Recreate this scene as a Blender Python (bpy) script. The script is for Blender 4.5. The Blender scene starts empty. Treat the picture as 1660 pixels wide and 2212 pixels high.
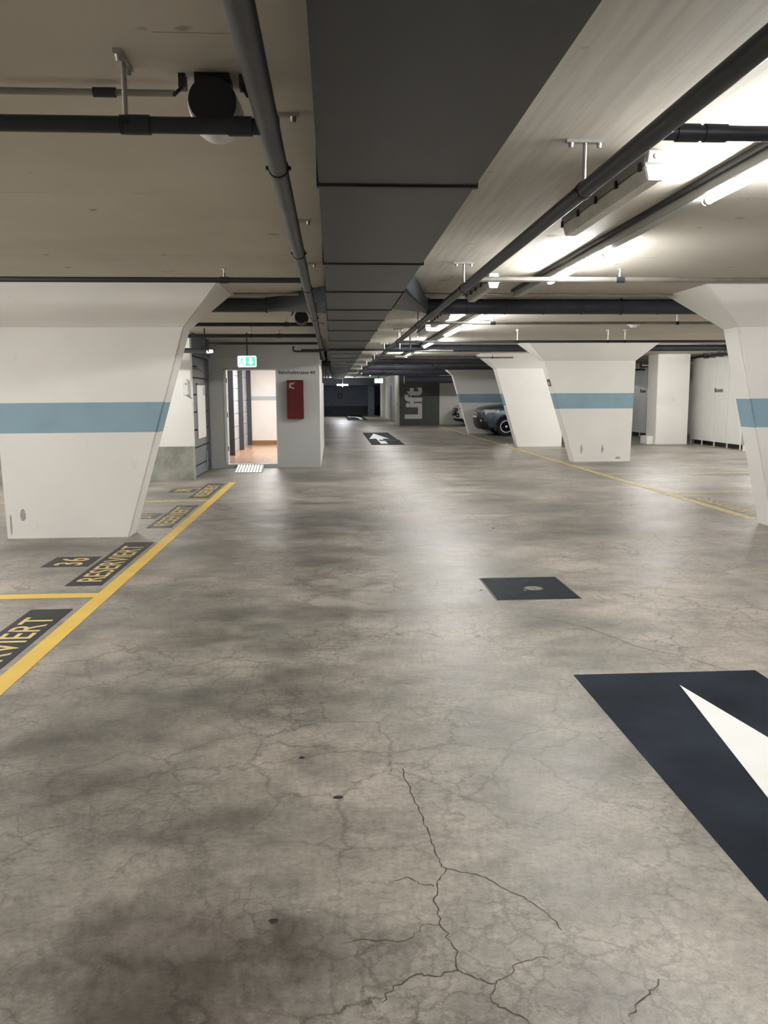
import bpy, bmesh, math, random
from mathutils import Vector, Matrix
random.seed(4)
scn = bpy.context.scene
COL = scn.collection
CEIL = 2.61

# ------------------------------------------------------------------ materials
def new_mat(name):
    m = bpy.data.materials.new(name); m.use_nodes = True
    nt = m.node_tree; b = nt.nodes['Principled BSDF']
    return m, nt, b

def N(nt, t, **kw):
    n = nt.nodes.new(t)
    for k, v in kw.items():
        if k in n.inputs: n.inputs[k].default_value = v
        else: setattr(n, k, v)
    return n

def coords(nt, scale=(1, 1, 1)):
    g = nt.nodes.new('ShaderNodeNewGeometry')
    mp = N(nt, 'ShaderNodeMapping'); mp.inputs['Scale'].default_value = scale
    nt.links.new(g.outputs['Position'], mp.inputs['Vector'])
    return mp.outputs['Vector']

def noise(nt, vec, scale, detail=4, rough=.55):
    n = N(nt, 'ShaderNodeTexNoise', Scale=scale, Detail=detail, Roughness=rough)
    nt.links.new(vec, n.inputs['Vector']); return n.outputs['Fac']

def ramp(nt, fac, stops):
    r = nt.nodes.new('ShaderNodeValToRGB')
    el = r.color_ramp.elements
    while len(el) < len(stops): el.new(.5)
    for e, (p, c) in zip(el, stops):
        e.position = p; e.color = (c if len(c) == 4 else (*c, 1)) if hasattr(c, '__len__') else (c, c, c, 1)
    nt.links.new(fac, r.inputs['Fac']); return r.outputs['Color']

def mix(nt, fac, a, b, mode='MIX'):
    m = nt.nodes.new('ShaderNodeMix'); m.data_type = 'RGBA'; m.blend_type = mode
    for sock, v in ((m.inputs[0], fac), (m.inputs[6], a), (m.inputs[7], b)):
        if hasattr(v, 'is_linked') or hasattr(v, 'links'): nt.links.new(v, sock)
        elif isinstance(v, (int, float)): sock.default_value = v if sock.type == 'VALUE' else (v, v, v, 1)
        else: sock.default_value = (*v[:3], 1)
    return m.outputs[2]

def math_(nt, op, a, b=None, clamp=False):
    m = nt.nodes.new('ShaderNodeMath'); m.operation = op; m.use_clamp = clamp
    for i, v in enumerate((a, b)):
        if v is None: continue
        if isinstance(v, (int, float)): m.inputs[i].default_value = v
        else: nt.links.new(v, m.inputs[i])
    return m.outputs[0]

def bump(nt, b, h, strength=.2, dist=.01):
    n = N(nt, 'ShaderNodeBump', Strength=strength, Distance=dist)
    nt.links.new(h, n.inputs['Height']); nt.links.new(n.outputs['Normal'], b.inputs['Normal'])

def paint(name, col, rough=.55, var=.12, scale=3.0, metallic=0.0, bmp=.05, stretch=(1, 1, 1), spec=.4):
    m, nt, b = new_mat(name)
    v = coords(nt, stretch)
    f = noise(nt, v, scale, 5)
    lo = tuple(c * (1 - var) for c in col); hi = tuple(min(1, c * (1 + var)) for c in col)
    nt.links.new(ramp(nt, f, [(.3, lo), (.7, hi)]), b.inputs['Base Color'])
    b.inputs['Roughness'].default_value = rough; b.inputs['Metallic'].default_value = metallic
    b.inputs['Specular IOR Level'].default_value = spec
    if bmp: bump(nt, b, noise(nt, v, scale * 14, 3), bmp, .004)
    return m

def emit(name, col, strength):
    m, nt, b = new_mat(name)
    b.inputs['Base Color'].default_value = (*col, 1)
    b.inputs['Emission Color'].default_value = (*col, 1)
    b.inputs['Emission Strength'].default_value = strength
    return m

def floor_mat():
    m, nt, b = new_mat('cracked_concrete')
    v = coords(nt)
    big = noise(nt, v, .55, 5, .6); mid = noise(nt, v, 2.6, 8, .70); fine = noise(nt, v, 42, 4, .7); grain = noise(nt, v, 260, 2, .5)
    col = ramp(nt, big, [(.34, (.165, .16, .138)), (.46, (.27, .246, .212)), (.60, (.385, .343, .295))])
    col = mix(nt, .85, col, ramp(nt, mid, [(.30, .48), (.5, .98), (.68, 1.28)]), 'MULTIPLY')
    strk = noise(nt, coords(nt, (.75, 1.35, 1)), 1.5, 6, .70)
    col = mix(nt, .8, col, ramp(nt, strk, [(.34, .48), (.52, 1.0), (.72, 1.2)]), 'MULTIPLY')
    col = mix(nt, .75, col, ramp(nt, fine, [(.28, .58), (.52, 1.0), (.74, 1.25)]), 'MULTIPLY')
    col = mix(nt, .45, col, ramp(nt, grain, [(.3, .65), (.55, 1.0), (.75, 1.25)]), 'MULTIPLY')
    # wandering hairline crazing
    wn = N(nt, 'ShaderNodeTexNoise', Scale=7.0, Detail=5, Roughness=.72); nt.links.new(v, wn.inputs['Vector'])
    vm = nt.nodes.new('ShaderNodeVectorMath'); vm.operation = 'SCALE'; vm.inputs['Scale'].default_value = .16
    nt.links.new(wn.outputs['Color'], vm.inputs[0])
    va = nt.nodes.new('ShaderNodeVectorMath'); va.operation = 'ADD'
    nt.links.new(v, va.inputs[0]); nt.links.new(vm.outputs[0], va.inputs[1])
    total = None
    for sc, wd, lo, hi, off in ((6.0, .024, .44, .60, 0), (2.5, .012, .42, .56, 7.3), (11.0, .034, .50, .64, 3.1)):
        vo = N(nt, 'ShaderNodeTexVoronoi', Scale=sc); vo.feature = 'DISTANCE_TO_EDGE'
        nt.links.new(va.outputs[0], vo.inputs['Vector'])
        line = ramp(nt, vo.outputs['Distance'], [(0, 1.0), (wd, .55), (wd * 2.2, 0.0)])
        off_v = nt.nodes.new('ShaderNodeVectorMath'); off_v.operation = 'ADD'; off_v.inputs[1].default_value = (off, off, 0)
        nt.links.new(v, off_v.inputs[0])
        msk = ramp(nt, noise(nt, off_v.outputs[0], .9, 3), [(lo, 0.0), (hi, 1.0)])
        l = mix(nt, 1.0, line, msk, 'MULTIPLY')
        total = l if total is None else mix(nt, 1.0, total, l, 'ADD')
    col = mix(nt, math_(nt, 'MULTIPLY', total, .55, True), col, (.075, .062, .050))
    # pitted patches
    pit = N(nt, 'ShaderNodeTexVoronoi', Scale=95.0); nt.links.new(v, pit.inputs['Vector'])
    pl = ramp(nt, pit.outputs['Distance'], [(.14, 1.0), (.30, 0.0)])
    pm = ramp(nt, noise(nt, v, 3.1, 3), [(.64, 0.0), (.70, 1.0)])
    col = mix(nt, math_(nt, 'MULTIPLY', mix(nt, 1.0, pl, pm, 'MULTIPLY'), .7), col, (.05, .045, .04))
    g2 = nt.nodes.new('ShaderNodeNewGeometry')
    for cx, cy, rx, ry, amt in ((-.42, 1.95, .42, .62, .74), (-.75, 8.5, 1.25, 5.0, .34), (-1.0, 3.6, .9, 1.3, .22), (2.2, 9.2, .9, .8, .22), (5.6, 8.9, .5, .35, .5), (5.9, 17.2, .7, .8, .45), (-2.8, 8.4, .8, .5, .45), (-1.9, 3.3, .55, .35, .38), (-.95, 5.15, .95, .26, .40), (.1, 5.7, .7, .2, .35)):  # first ellipse: shadow of someone behind the camera, painted into the floor colour
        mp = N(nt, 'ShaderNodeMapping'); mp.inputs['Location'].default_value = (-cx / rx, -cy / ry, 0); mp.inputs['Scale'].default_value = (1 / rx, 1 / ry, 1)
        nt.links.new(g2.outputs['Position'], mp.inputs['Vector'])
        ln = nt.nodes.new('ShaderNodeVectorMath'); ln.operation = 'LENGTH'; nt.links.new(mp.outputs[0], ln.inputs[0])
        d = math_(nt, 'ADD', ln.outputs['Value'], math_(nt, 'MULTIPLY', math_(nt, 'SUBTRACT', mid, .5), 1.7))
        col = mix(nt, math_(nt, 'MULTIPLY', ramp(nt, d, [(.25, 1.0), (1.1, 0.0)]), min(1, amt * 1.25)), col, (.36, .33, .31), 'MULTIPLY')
    for cx, cy, rx, ry in ((.875, 2.42, .075, .07), (.52, 2.21, .05, .03), (1.05, 2.86, .13, .06), (.85, 2.57, .06, .05), (1.05, 4.32, .10, .22), (.83, 3.15, .05, .06), (2.1, 4.9, .3, .25)):
        mp = N(nt, 'ShaderNodeMapping'); mp.inputs['Location'].default_value = (-cx / rx, -cy / ry, 0); mp.inputs['Scale'].default_value = (1 / rx, 1 / ry, 1)
        nt.links.new(g2.outputs['Position'], mp.inputs['Vector'])
        ln = nt.nodes.new('ShaderNodeVectorMath'); ln.operation = 'LENGTH'; nt.links.new(mp.outputs[0], ln.inputs[0])
        d = math_(nt, 'ADD', ln.outputs['Value'], math_(nt, 'MULTIPLY', math_(nt, 'SUBTRACT', fine, .5), 1.6))
        col = mix(nt, math_(nt, 'MULTIPLY', math_(nt, 'MULTIPLY', ramp(nt, d, [(.6, 1.0), (1.0, 0.0)]), pl), .8), col, (.05, .043, .038))
    nt.links.new(col, b.inputs['Base Color'])
    rg = ramp(nt, mid, [(.3, .30), (.7, .54)])
    rg = mix(nt, .5, rg, ramp(nt, strk, [(.3, .24), (.7, .55)]))
    nt.links.new(rg, b.inputs['Roughness'])
    b.inputs['Specular IOR Level'].default_value = .52
    h = fine
    bn = N(nt, 'ShaderNodeBump', Strength=.22, Distance=.006); nt.links.new(h, bn.inputs['Height'])
    b2 = N(nt, 'ShaderNodeBump', Strength=.30, Distance=.02)
    nt.links.new(noise(nt, coords(nt, (.8, 1.3, 1)), 4.5, 2, .5), b2.inputs['Height']); nt.links.new(bn.outputs['Normal'], b2.inputs['Normal'])
    nt.links.new(b2.outputs['Normal'], b.inputs['Normal'])
    return m

def ceiling_mat():
    m, nt, b = new_mat('painted_ceiling')
    g = nt.nodes.new('ShaderNodeNewGeometry'); sx = nt.nodes.new('ShaderNodeSeparateXYZ')
    nt.links.new(g.outputs['Position'], sx.inputs[0])
    v = coords(nt)
    col = ramp(nt, noise(nt, v, .7, 5), [(.3, (.50, .465, .40)), (.7, (.60, .565, .495))])
    board = noise(nt, coords(nt, (9, .35, 1)), 3.0, 4, .6)
    side = math_(nt, 'GREATER_THAN', math_(nt, 'ABSOLUTE', math_(nt, 'SUBTRACT', sx.outputs['X'], .8)), 1.0)
    near = math_(nt, 'MULTIPLY', math_(nt, 'GREATER_THAN', sx.outputs['X'], .4), math_(nt, 'LESS_THAN', sx.outputs['X'], 1.75))
    col = mix(nt, math_(nt, 'MULTIPLY', near, .9), col, mix(nt, 1.0, col, ramp(nt, board, [(.3, .80), (.55, 1.0), (.75, 1.10)]), 'MULTIPLY'))
    wv = math_(nt, 'ABSOLUTE', math_(nt, 'SUBTRACT', math_(nt, 'FRACT', math_(nt, 'MULTIPLY', math_(nt, 'ADD', sx.outputs['Y'], .37), 1 / 2.12)), .5))
    seam = math_(nt, 'MULTIPLY', math_(nt, 'LESS_THAN', wv, .0022), math_(nt, 'GREATER_THAN', noise(nt, v, .8, 2), .5))
    col = mix(nt, math_(nt, 'MULTIPLY', math_(nt, 'MULTIPLY', seam, side), .55), col, (.16, .145, .12))
    sp = noise(nt, v, 5.5, 2, .4)
    col = mix(nt, math_(nt, 'MULTIPLY', ramp(nt, sp, [(.735, 0.0), (.765, 1.0)]), .6), col, (.16, .14, .12))
    nt.links.new(col, b.inputs['Base Color']); b.inputs['Roughness'].default_value = .7
    bump(nt, b, noise(nt, v, 30, 4), .08, .004)
    return m

def tile_mat(name, c1, c2, size):
    m, nt, b = new_mat(name)
    br = N(nt, 'ShaderNodeTexBrick', Scale=1.0); br.offset = 0
    br.inputs['Brick Width'].default_value = size; br.inputs['Row Height'].default_value = size; br.inputs['Mortar Size'].default_value = .008
    br.inputs['Color1'].default_value = (*c1, 1); br.inputs['Color2'].default_value = (*c2, 1); br.inputs['Mortar'].default_value = (.25, .2, .16, 1)
    nt.links.new(coords(nt), br.inputs['Vector']); nt.links.new(br.outputs['Color'], b.inputs['Base Color'])
    b.inputs['Roughness'].default_value = .3
    return m

def stained_concrete():
    m, nt, b = new_mat('raw_concrete')
    v = coords(nt)
    c = ramp(nt, noise(nt, v, 2.4, 6, .65), [(.3, (.17, .175, .155)), (.5, (.30, .30, .265)), (.7, (.42, .41, .36))])
    nt.links.new(c, b.inputs['Base Color']); b.inputs['Roughness'].default_value = .85
    bump(nt, b, noise(nt, v, 25, 4), .2, .005)
    return m

def wall_wear(name, col):
    m, nt, b = new_mat(name)
    v = coords(nt)
    c = ramp(nt, noise(nt, v, 1.1, 4), [(.3, tuple(x * .93 for x in col)), (.7, col)])
    sc = noise(nt, coords(nt, (1, 1, .25)), 9, 5, .7)
    c = mix(nt, math_(nt, 'MULTIPLY', ramp(nt, sc, [(.66, 0.0), (.74, 1.0)]), .28), c, tuple(x * .45 for x in col))
    nt.links.new(c, b.inputs['Base Color']); b.inputs['Roughness'].default_value = .6
    bump(nt, b, noise(nt, v, 40, 3), .07, .003)
    return m

def worn_paint(name, col, under, amount=.5, rough=.5):
    m, nt, b = new_mat(name)
    v = coords(nt)
    w = ramp(nt, noise(nt, v, 9, 7, .72), [(amount, 0.0), (amount + .10, 1.0)])
    c = mix(nt, w, tuple(col), tuple(under))
    c = mix(nt, .4, c, ramp(nt, noise(nt, v, 3, 4), [(.3, .75), (.7, 1.1)]), 'MULTIPLY')
    nt.links.new(c, b.inputs['Base Color']); b.inputs['Roughness'].default_value = rough; b.inputs['Specular IOR Level'].default_value = .22
    return m

M = {}
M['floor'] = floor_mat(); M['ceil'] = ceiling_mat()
M['white'] = wall_wear('white_wall_paint', (.82, .80, .765)); M['wallwarm'] = wall_wear('grey_white_wall_paint', (.62, .61, .57))
M['blue'] = paint('blue_band_paint', (.245, .37, .45), .55, .06)
M['grey_wall'] = wall_wear('grey_wall_paint', (.52, .53, .52))
M['dark_wall'] = paint('slate_wall_paint', (.12, .14, .18), .6, .15)
M['darker_wall'] = paint('dark_skirting_paint', (.03, .033, .045), .6, .15)
M['lift_grey'] = paint('olive_grey_paint', (.105, .105, .095), .6, .08)
M['cream'] = wall_wear('cream_wall_paint', (.60, .58, .50))
M['raw'] = stained_concrete()
M['duct'] = paint('dark_sheet_metal', (.027, .0265, .029), .42, .22, 1.6, .2, .05, (3, 1, 1))
M['duct_flange'] = paint('black_flange', (.03, .03, .033), .5, .1)
M['branch'] = paint('slate_sheet_metal', (.040, .044, .058), .45, .15, 4, .1)
M['pipe'] = paint('dark_pipe_coating', (.028, .029, .036), .45, .15, 5, .15)
M['pipe_grey'] = paint('grey_pipe_coating', (.06, .06, .066), .48, .2, 5, .2)
M['pipe_thin'] = paint('galvanised_pipe', (.30, .285, .26), .35, .2, 8, .6)
M['black'] = paint('black_plastic', (.012, .012, .014), .5, .1)
M['steel'] = paint('zinc_steel', (.42, .41, .39), .35, .15, 12, .8)
M['bright_steel'] = paint('bright_steel', (.62, .63, .64), .25, .12, 10, .9)
M['tube'] = emit('fluorescent_tube', (1.0, .99, .965), 235)
M['lampglow'] = emit('lit_lamp_cover', (1.0, .98, .95), 4)
M['farglow'] = emit('lit_far_lamp', (.95, .97, 1.0), 180)
M['lobbylight'] = emit('lobby_lamp_cover', (1.0, .98, .95), 18)
M['cap'] = paint('white_plastic', (.72, .72, .70), .4, .05)
M['rail'] = paint('grey_enamel', (.42, .42, .41), .4, .06)
M['housing'] = paint('grey_lamp_housing', (.33, .33, .31), .5, .1)
M['diffuser'] = paint('milky_plastic', (.68, .67, .62), .3, .12, 6)
M['yellow'] = worn_paint('yellow_line_paint', (.76, .52, .11), (.52, .38, .14), .63)
M['yellow_pale'] = worn_paint('faded_yellow_paint', (.60, .47, .20), (.34, .31, .25), .50)
M['letters'] = worn_paint('yellow_letter_paint', (.72, .56, .24), (.12, .11, .10), .56)
M['plate'] = worn_paint('charcoal_floor_paint', (.014, .015, .020), (.05, .05, .05), .60, .45)
M['plate_worn'] = worn_paint('worn_charcoal_floor_paint', (.024, .024, .026), (.15, .145, .125), .47, .5)
M['plate_faded'] = worn_paint('faded_floor_paint', (.20, .185, .13), (.32, .30, .26), .46, .5)
M['navy'] = paint('navy_floor_paint', (.019, .0235, .032), .6, .35, 2.2, 0, .04, spec=.015)
M['white_paint'] = paint('white_floor_paint', (.80, .80, .78), .45, .03)
M['cover'] = paint('cast_iron', (.018, .022, .028), .55, .3, 8, spec=.03)
M['red'] = paint('red_enamel', (.105, .005, .009), .32, .05)
M['sign_red'] = paint('dark_red_print', (.12, .03, .025), .5, .05)
M['ink'] = paint('black_lettering', (.02, .02, .02), .6, .05)
M['icon'] = paint('white_print', (.75, .72, .70), .5, .03)
M['exit_white'] = emit('exit_sign_white', (.72, .98, .93), 1.2)
M['exit_green'] = emit('exit_sign_green', (.20, .74, .55), .8)
M['door_grey'] = paint('slate_door_paint', (.125, .14, .155), .5, .1, 2)
M['door_gap'] = paint('door_joint', (.015, .016, .018), .7, .05)
M['lift_door'] = paint('pale_grey_panel', (.40, .42, .45), .4, .06)
M['frame_dark'] = paint('anthracite_frame', (.06, .065, .075), .5, .08)
M['lobby_white'] = paint('lobby_white_paint', (.80, .79, .77), .55, .03)
M['tile'] = tile_mat('terracotta_tile', (.46, .27, .16), (.40, .23, .14), .2)
M['skirt'] = paint('brown_skirting', (.28, .15, .07), .5, .1)
M['paper'] = paint('white_notice_sheet', (.78, .76, .72), .6, .03)
M['alu'] = paint('ribbed_aluminium', (.66, .66, .66), .35, .1, 6, .5)
M['scuff'] = paint('grey_scuff', (.36, .35, .34), .8, .3, 20)
M['gum'] = paint('black_gum', (.012, .011, .010), .6, .1)
M['crack'] = paint('crack_dark_brown', (.075, .062, .050), .9, .2, 9)  # dark brown-grey of the floor cracks themselves
M['panel'] = paint('white_panel', (.76, .75, .72), .45, .03)
M['corr'] = paint('galvanised_corrugated', (.50, .52, .53), .3, .15, 9, .8)
M['corr_dark'] = paint('grey_corrugated', (.20, .22, .23), .5, .15, 9, .2)
M['suv'] = paint('blue_grey_car_paint', (.085, .115, .14), .28, .05, 3, .3, 0)
M['whitecar'] = paint('white_car_paint', (.62, .63, .63), .22, .03, 3, 0, 0)
M['trim'] = paint('black_car_trim', (.012, .012, .014), .5, .1)
M['glass'] = paint('dark_car_glass', (.015, .02, .022), .06, .05, 3, 0, 0, spec=.6)
M['lens'], _nt, _b = new_mat('headlight_lens')
_nt.links.new(ramp(_nt, noise(_nt, coords(_nt), 8, 3), [(.36, (.10, .11, .12)), (.50, (.66, .68, .70))]), _b.inputs['Base Color']); _b.inputs['Roughness'].default_value = .15
M['chrome'] = paint('chrome', (.8, .8, .82), .12, .05, 3, 1, 0)
M['tyre'] = paint('tyre_rubber', (.014, .014, .015), .75, .1)
M['alloy'] = paint('alloy_wheel', (.50, .50, .52), .25, .08, 8, .8, 0)

# ------------------------------------------------------------------ mesh helpers
class MB:
    def __init__(s): s.v = []; s.f = []; s.mi = []
    def add(s, vs, fs, mi=0):
        o = len(s.v); s.v += [Vector(p) for p in vs]
        for f in fs: s.f.append([o + i for i in f]); s.mi.append(mi)
        return s
    def box(s, a, b, mi=0):
        (x0, y0, z0), (x1, y1, z1) = a, b
        vs = [(x, y, z) for z in (z0, z1) for y in (y0, y1) for x in (x0, x1)]
        return s.add(vs, [(0, 2, 3, 1), (4, 5, 7, 6), (0, 1, 5, 4), (2, 6, 7, 3), (0, 4, 6, 2), (1, 3, 7, 5)], mi)
    def hexa(s, q0, q1, mi=0):
        return s.loft([q0, q1], mi=mi)
    def loft(s, rings, cap=True, mi=0, closed=True):
        n = len(rings[0]); vs = [p for r in rings for p in r]; fs = []
        for i in range(len(rings) - 1):
            for j in range(n if closed else n - 1):
                k = (j + 1) % n
                fs.append((i * n + j, i * n + k, (i + 1) * n + k, (i + 1) * n + j))
        if cap: fs += [tuple(range(n))[::-1], tuple((len(rings) - 1) * n + j for j in range(n))]
        return s.add(vs, fs, mi)
    def cyl(s, a, b, r, r2=None, n=20, mi=0, cap=True):
        a, b = Vector(a), Vector(b); d = (b - a).normalized()
        u = d.orthogonal().normalized(); w = d.cross(u); r2 = r if r2 is None else r2
        R = [[c + (u * math.cos(t) + w * math.sin(t)) * rr for t in [2 * math.pi * k / n for k in range(n)]] for c, rr in ((a, r), (b, r2))]
        return s.loft(R, cap, mi)
    def tube(s, pts, r, n=16, mi=0):
        pts = [Vector(p) for p in pts]; rings = []; u = None
        for i, p in enumerate(pts):
            d = ((pts[min(i + 1, len(pts) - 1)] - p).normalized() + (p - pts[max(i - 1, 0)]).normalized()).normalized()
            u = d.orthogonal().normalized() if u is None else (u - d * u.dot(d)).normalized()
            w = d.cross(u)
            rings.append([p + (u * math.cos(t) + w * math.sin(t)) * r for t in [2 * math.pi * k / n for k in range(n)]])
        return s.loft(rings, True, mi)
    def prism(s, poly, d, mi=0):
        d = Vector(d); poly = [Vector(p) for p in poly]
        return s.loft([poly, [p + d for p in poly]], True, mi)
    def build(s, name, mats, parent=None, bevel=0, smooth=False, seg=2):
        me = bpy.data.meshes.new(name)
        off = Vector(parent['_o']) if parent is not None and '_o' in parent else Vector()
        if parent is not None and parent.parent is not None: off = Vector(parent['_o'])
        me.from_pydata([tuple(p - off) for p in s.v], [], s.f)
        for m in (mats if isinstance(mats, (list, tuple)) else [mats]): me.materials.append(m)
        for p, i in zip(me.polygons, s.mi): p.material_index = i
        bm = bmesh.new(); bm.from_mesh(me)
        bmesh.ops.recalc_face_normals(bm, faces=bm.faces)
        if bevel:
            ed = [e for e in bm.edges if len(e.link_faces) == 2 and e.calc_face_angle(0) > .6]
            bmesh.ops.bevel(bm, geom=ed, offset=bevel, segments=seg, affect='EDGES', clamp_overlap=True)
        bm.to_mesh(me); bm.free()
        if smooth or bevel:
            for p in me.polygons: p.use_smooth = True
            me.set_sharp_from_angle(angle=math.radians(38))
        o = bpy.data.objects.new(name, me); COL.objects.link(o)
        if parent is not None: o.parent = parent; o['_o'] = tuple(off)
        return o

def tag(o, label=None, cat=None, group=None, kind=None):
    for k, v in (('label', label), ('category', cat), ('group', group), ('kind', kind)):
        if v: o[k] = v
    return o

def thing(name, loc, label, cat, group=None):
    o = bpy.data.objects.new(name, None); COL.objects.link(o); o.location = loc
    o.empty_display_size = .1; o['_o'] = tuple(loc)
    return tag(o, label, cat, group)

def struct(name, mb, mats, parent=None, **kw):
    o = mb.build(name, mats, parent, **kw)
    if parent is None: o['kind'] = 'structure'
    return o

def B(a, b): return MB().box(a, b)

def copy_thing(src, loc, label, group=None):
    c = src.copy(); COL.objects.link(c); c.location = loc; c['label'] = label
    if group: c['group'] = group
    def kids(s, d):
        for ch in list(s.children):
            k = ch.copy(); COL.objects.link(k); k.parent = d; kids(ch, k)
    kids(src, c)
    return c

def text_mb(body, origin, xd, yd, w, h, thick=.002, bold=0.0, spacing=1.0, keep_aspect=False):
    cu = bpy.data.curves.new('t', 'FONT'); cu.body = body; cu.offset = bold; cu.space_character = spacing
    cu.extrude = .5; cu.resolution_u = 4
    o = bpy.data.objects.new('t', cu); COL.objects.link(o)
    bpy.context.view_layer.update()
    me = bpy.data.meshes.new_from_object(o.evaluated_get(bpy.context.evaluated_depsgraph_get()))
    xs = [v.co.x for v in me.vertices]; ys = [v.co.y for v in me.vertices]
    x0, x1, y0, y1 = min(xs), max(xs), min(ys), max(ys)
    xd, yd, origin = Vector(xd), Vector(yd), Vector(origin); zd = xd.cross(yd)
    mb = MB()
    vs = [origin + xd * ((v.co.x - x0) / (x1 - x0) * w) + yd * ((v.co.y - y0) / (y1 - y0) * h) + zd * ((v.co.z + .5) * thick) for v in me.vertices]
    mb.add(vs, [tuple(p.vertices) for p in me.polygons])
    bpy.data.objects.remove(o); bpy.data.curves.remove(cu); bpy.data.meshes.remove(me)
    return mb

# ------------------------------------------------------------------ camera
f_px, pitch, yaw, roll = 1816.83, .138909, .0595814, -.00541608
fw = Vector((math.sin(yaw) * math.cos(pitch), math.cos(yaw) * math.cos(pitch), -math.sin(pitch)))
rt = Vector((math.cos(yaw), -math.sin(yaw), 0)); up = rt.cross(fw)
r2 = rt * math.cos(roll) + up * math.sin(roll); u2 = up * math.cos(roll) - rt * math.sin(roll)
cam = bpy.data.cameras.new('camera'); co = bpy.data.objects.new('camera', cam); COL.objects.link(co)
mw = Matrix((r2, u2, -fw)).transposed().to_4x4(); mw.translation = (0, 0, 1.5); co.matrix_world = mw
cam.sensor_fit = 'VERTICAL'; cam.sensor_height = 36; cam.lens = f_px / 2212 * 36
cam.clip_start = .05; cam.clip_end = 200
scn.camera = co

# ------------------------------------------------------------------ shell
XL, XR, YB, YF = -9.0, 13.0, -7.0, 62.0
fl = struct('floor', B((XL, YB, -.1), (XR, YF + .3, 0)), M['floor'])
struct('ceiling', B((XL, YB, CEIL), (XR, YF + .3, CEIL + .12)), M['ceil'])
struct('wall_back', B((XL, YB - .2, 0), (XR, YB, CEIL)), M['white'])
struct('wall_right', B((XR, YB, 0), (XR + .2, YF, CEIL)), M['white'])
struct('wall_side_left', B((XL - .2, YB, 0), (XL, 15.2, CEIL)), M['white'])
# bare-concrete-footed bay wall that faces the camera, and the block behind it
w = struct('wall_left', B((XL, 15.2, .6), (-2.72, 15.4, CEIL)), M['white'])
struct('baseboard_left', B((XL, 15.17, 0), (-2.50, 15.4, .6)), M['raw'])
struct('wall_left_end', B((-2.72, 15.2, .6), (-2.50, 15.4, CEIL)), M['white'])
# recess side with the slate panelled door
struct('wall_recess', B((-2.72, 15.4, 2.22), (-2.50, 17.6, CEIL)), M['dark_wall'])
d1 = bpy.data.objects.new('door_1', None); COL.objects.link(d1); d1.location = (-2.5, 16.5, 0); d1['_o'] = (-2.5, 16.5, 0); d1['kind'] = 'structure'
zs = [0.01, .215, .55, .87, 1.195, 1.515, 1.82, 2.21]
B((-2.70, 15.41, 0), (-2.545, 17.59, 2.22)).build('door_core', M['door_gap'], d1)
for a, b in zip(zs[:-1], zs[1:]):
    B((-2.56, 15.43, a + .013), (-2.515, 16.86, b - .013)).build('door_panel', M['door_grey'], d1, bevel=.004)
    B((-2.56, 16.885, a + .008), (-2.525, 17.58, b - .008)).build('side_panel', M['frame_dark'], d1, bevel=.004)
MB().cyl((-2.50, 16.83, .02), (-2.50, 16.83, .40), .009).build('edge_bolt', M['steel'], d1, smooth=True)
MB().cyl((-2.53, 15.6, 2.02), (-2.46, 15.6, 2.02), .012).cyl((-2.46, 15.6, 2.02), (-2.46, 16.3, 1.95), .012).build('closer_arm', M['frame_dark'], d1, smooth=True)
# front wall of the stair lobby (with doorway)
FW = 17.61
DX0, DX1, DZ0, DZ1 = -2.235, -1.15, .075, 2.03
g = MB().box((-2.72, FW, 0), (DX0, FW + .22, CEIL)).box((DX1, FW, 0), (-.27, FW + .22, CEIL)).box((DX0, FW, DZ1), (DX1, FW + .22, CEIL)).box((DX0, FW, 0), (DX1, FW + .22, DZ0))
struct('wall_lobby_front', g, M['grey_wall'])
struct('wall_lobby_aisle_side', B((-.49, FW + .22, 0), (-.27, 25.0, CEIL)), M['white'])
struct('wall_lobby_left', B((-2.72, FW + .22, 0), (-2.50, 24.6, CEIL)), M['lobby_white'])
lb = struct('wall_lobby_end', B((-2.72, 24.6, 0), (-.49, 24.8, CEIL)), M['lobby_white'])
struct('trim_1', B((-2.50, 24.585, 1.36), (-.49, 24.6, 1.465)), paint('lobby_band_paint', (.42, .48, .55), .5, .03))
struct('baseboard_lobby', B((-2.50, 24.58, .075), (-.49, 24.6, .20)), M['skirt'])
struct('lobby_floor', B((-2.50, FW + .22, 0), (-.49, 24.6, .075)), M['tile'])
struct('lobby_ceiling', B((-2.50, FW + .22, 2.42), (-.49, 24.6, 2.5)), M['lobby_white'])
# doorway frame
fr = MB().box((DX0, FW - .012, DZ0), (DX0 + .055, FW + .26, DZ1)).box((DX1 - .02, FW - .008, DZ0), (DX1, FW + .26, DZ1)).box((DX0, FW - .012, DZ1 - .02), (DX1, FW + .26, DZ1))
d2 = struct('door_2', fr, M['cap'], bevel=.003)
for z in (.35, 1.05, 1.75):
    MB().cyl((DX0 + .06, FW + .02, z), (DX0 + .06, FW + .02, z + .1), .010).build('hinge', M['frame_dark'], d2, smooth=True)
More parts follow.
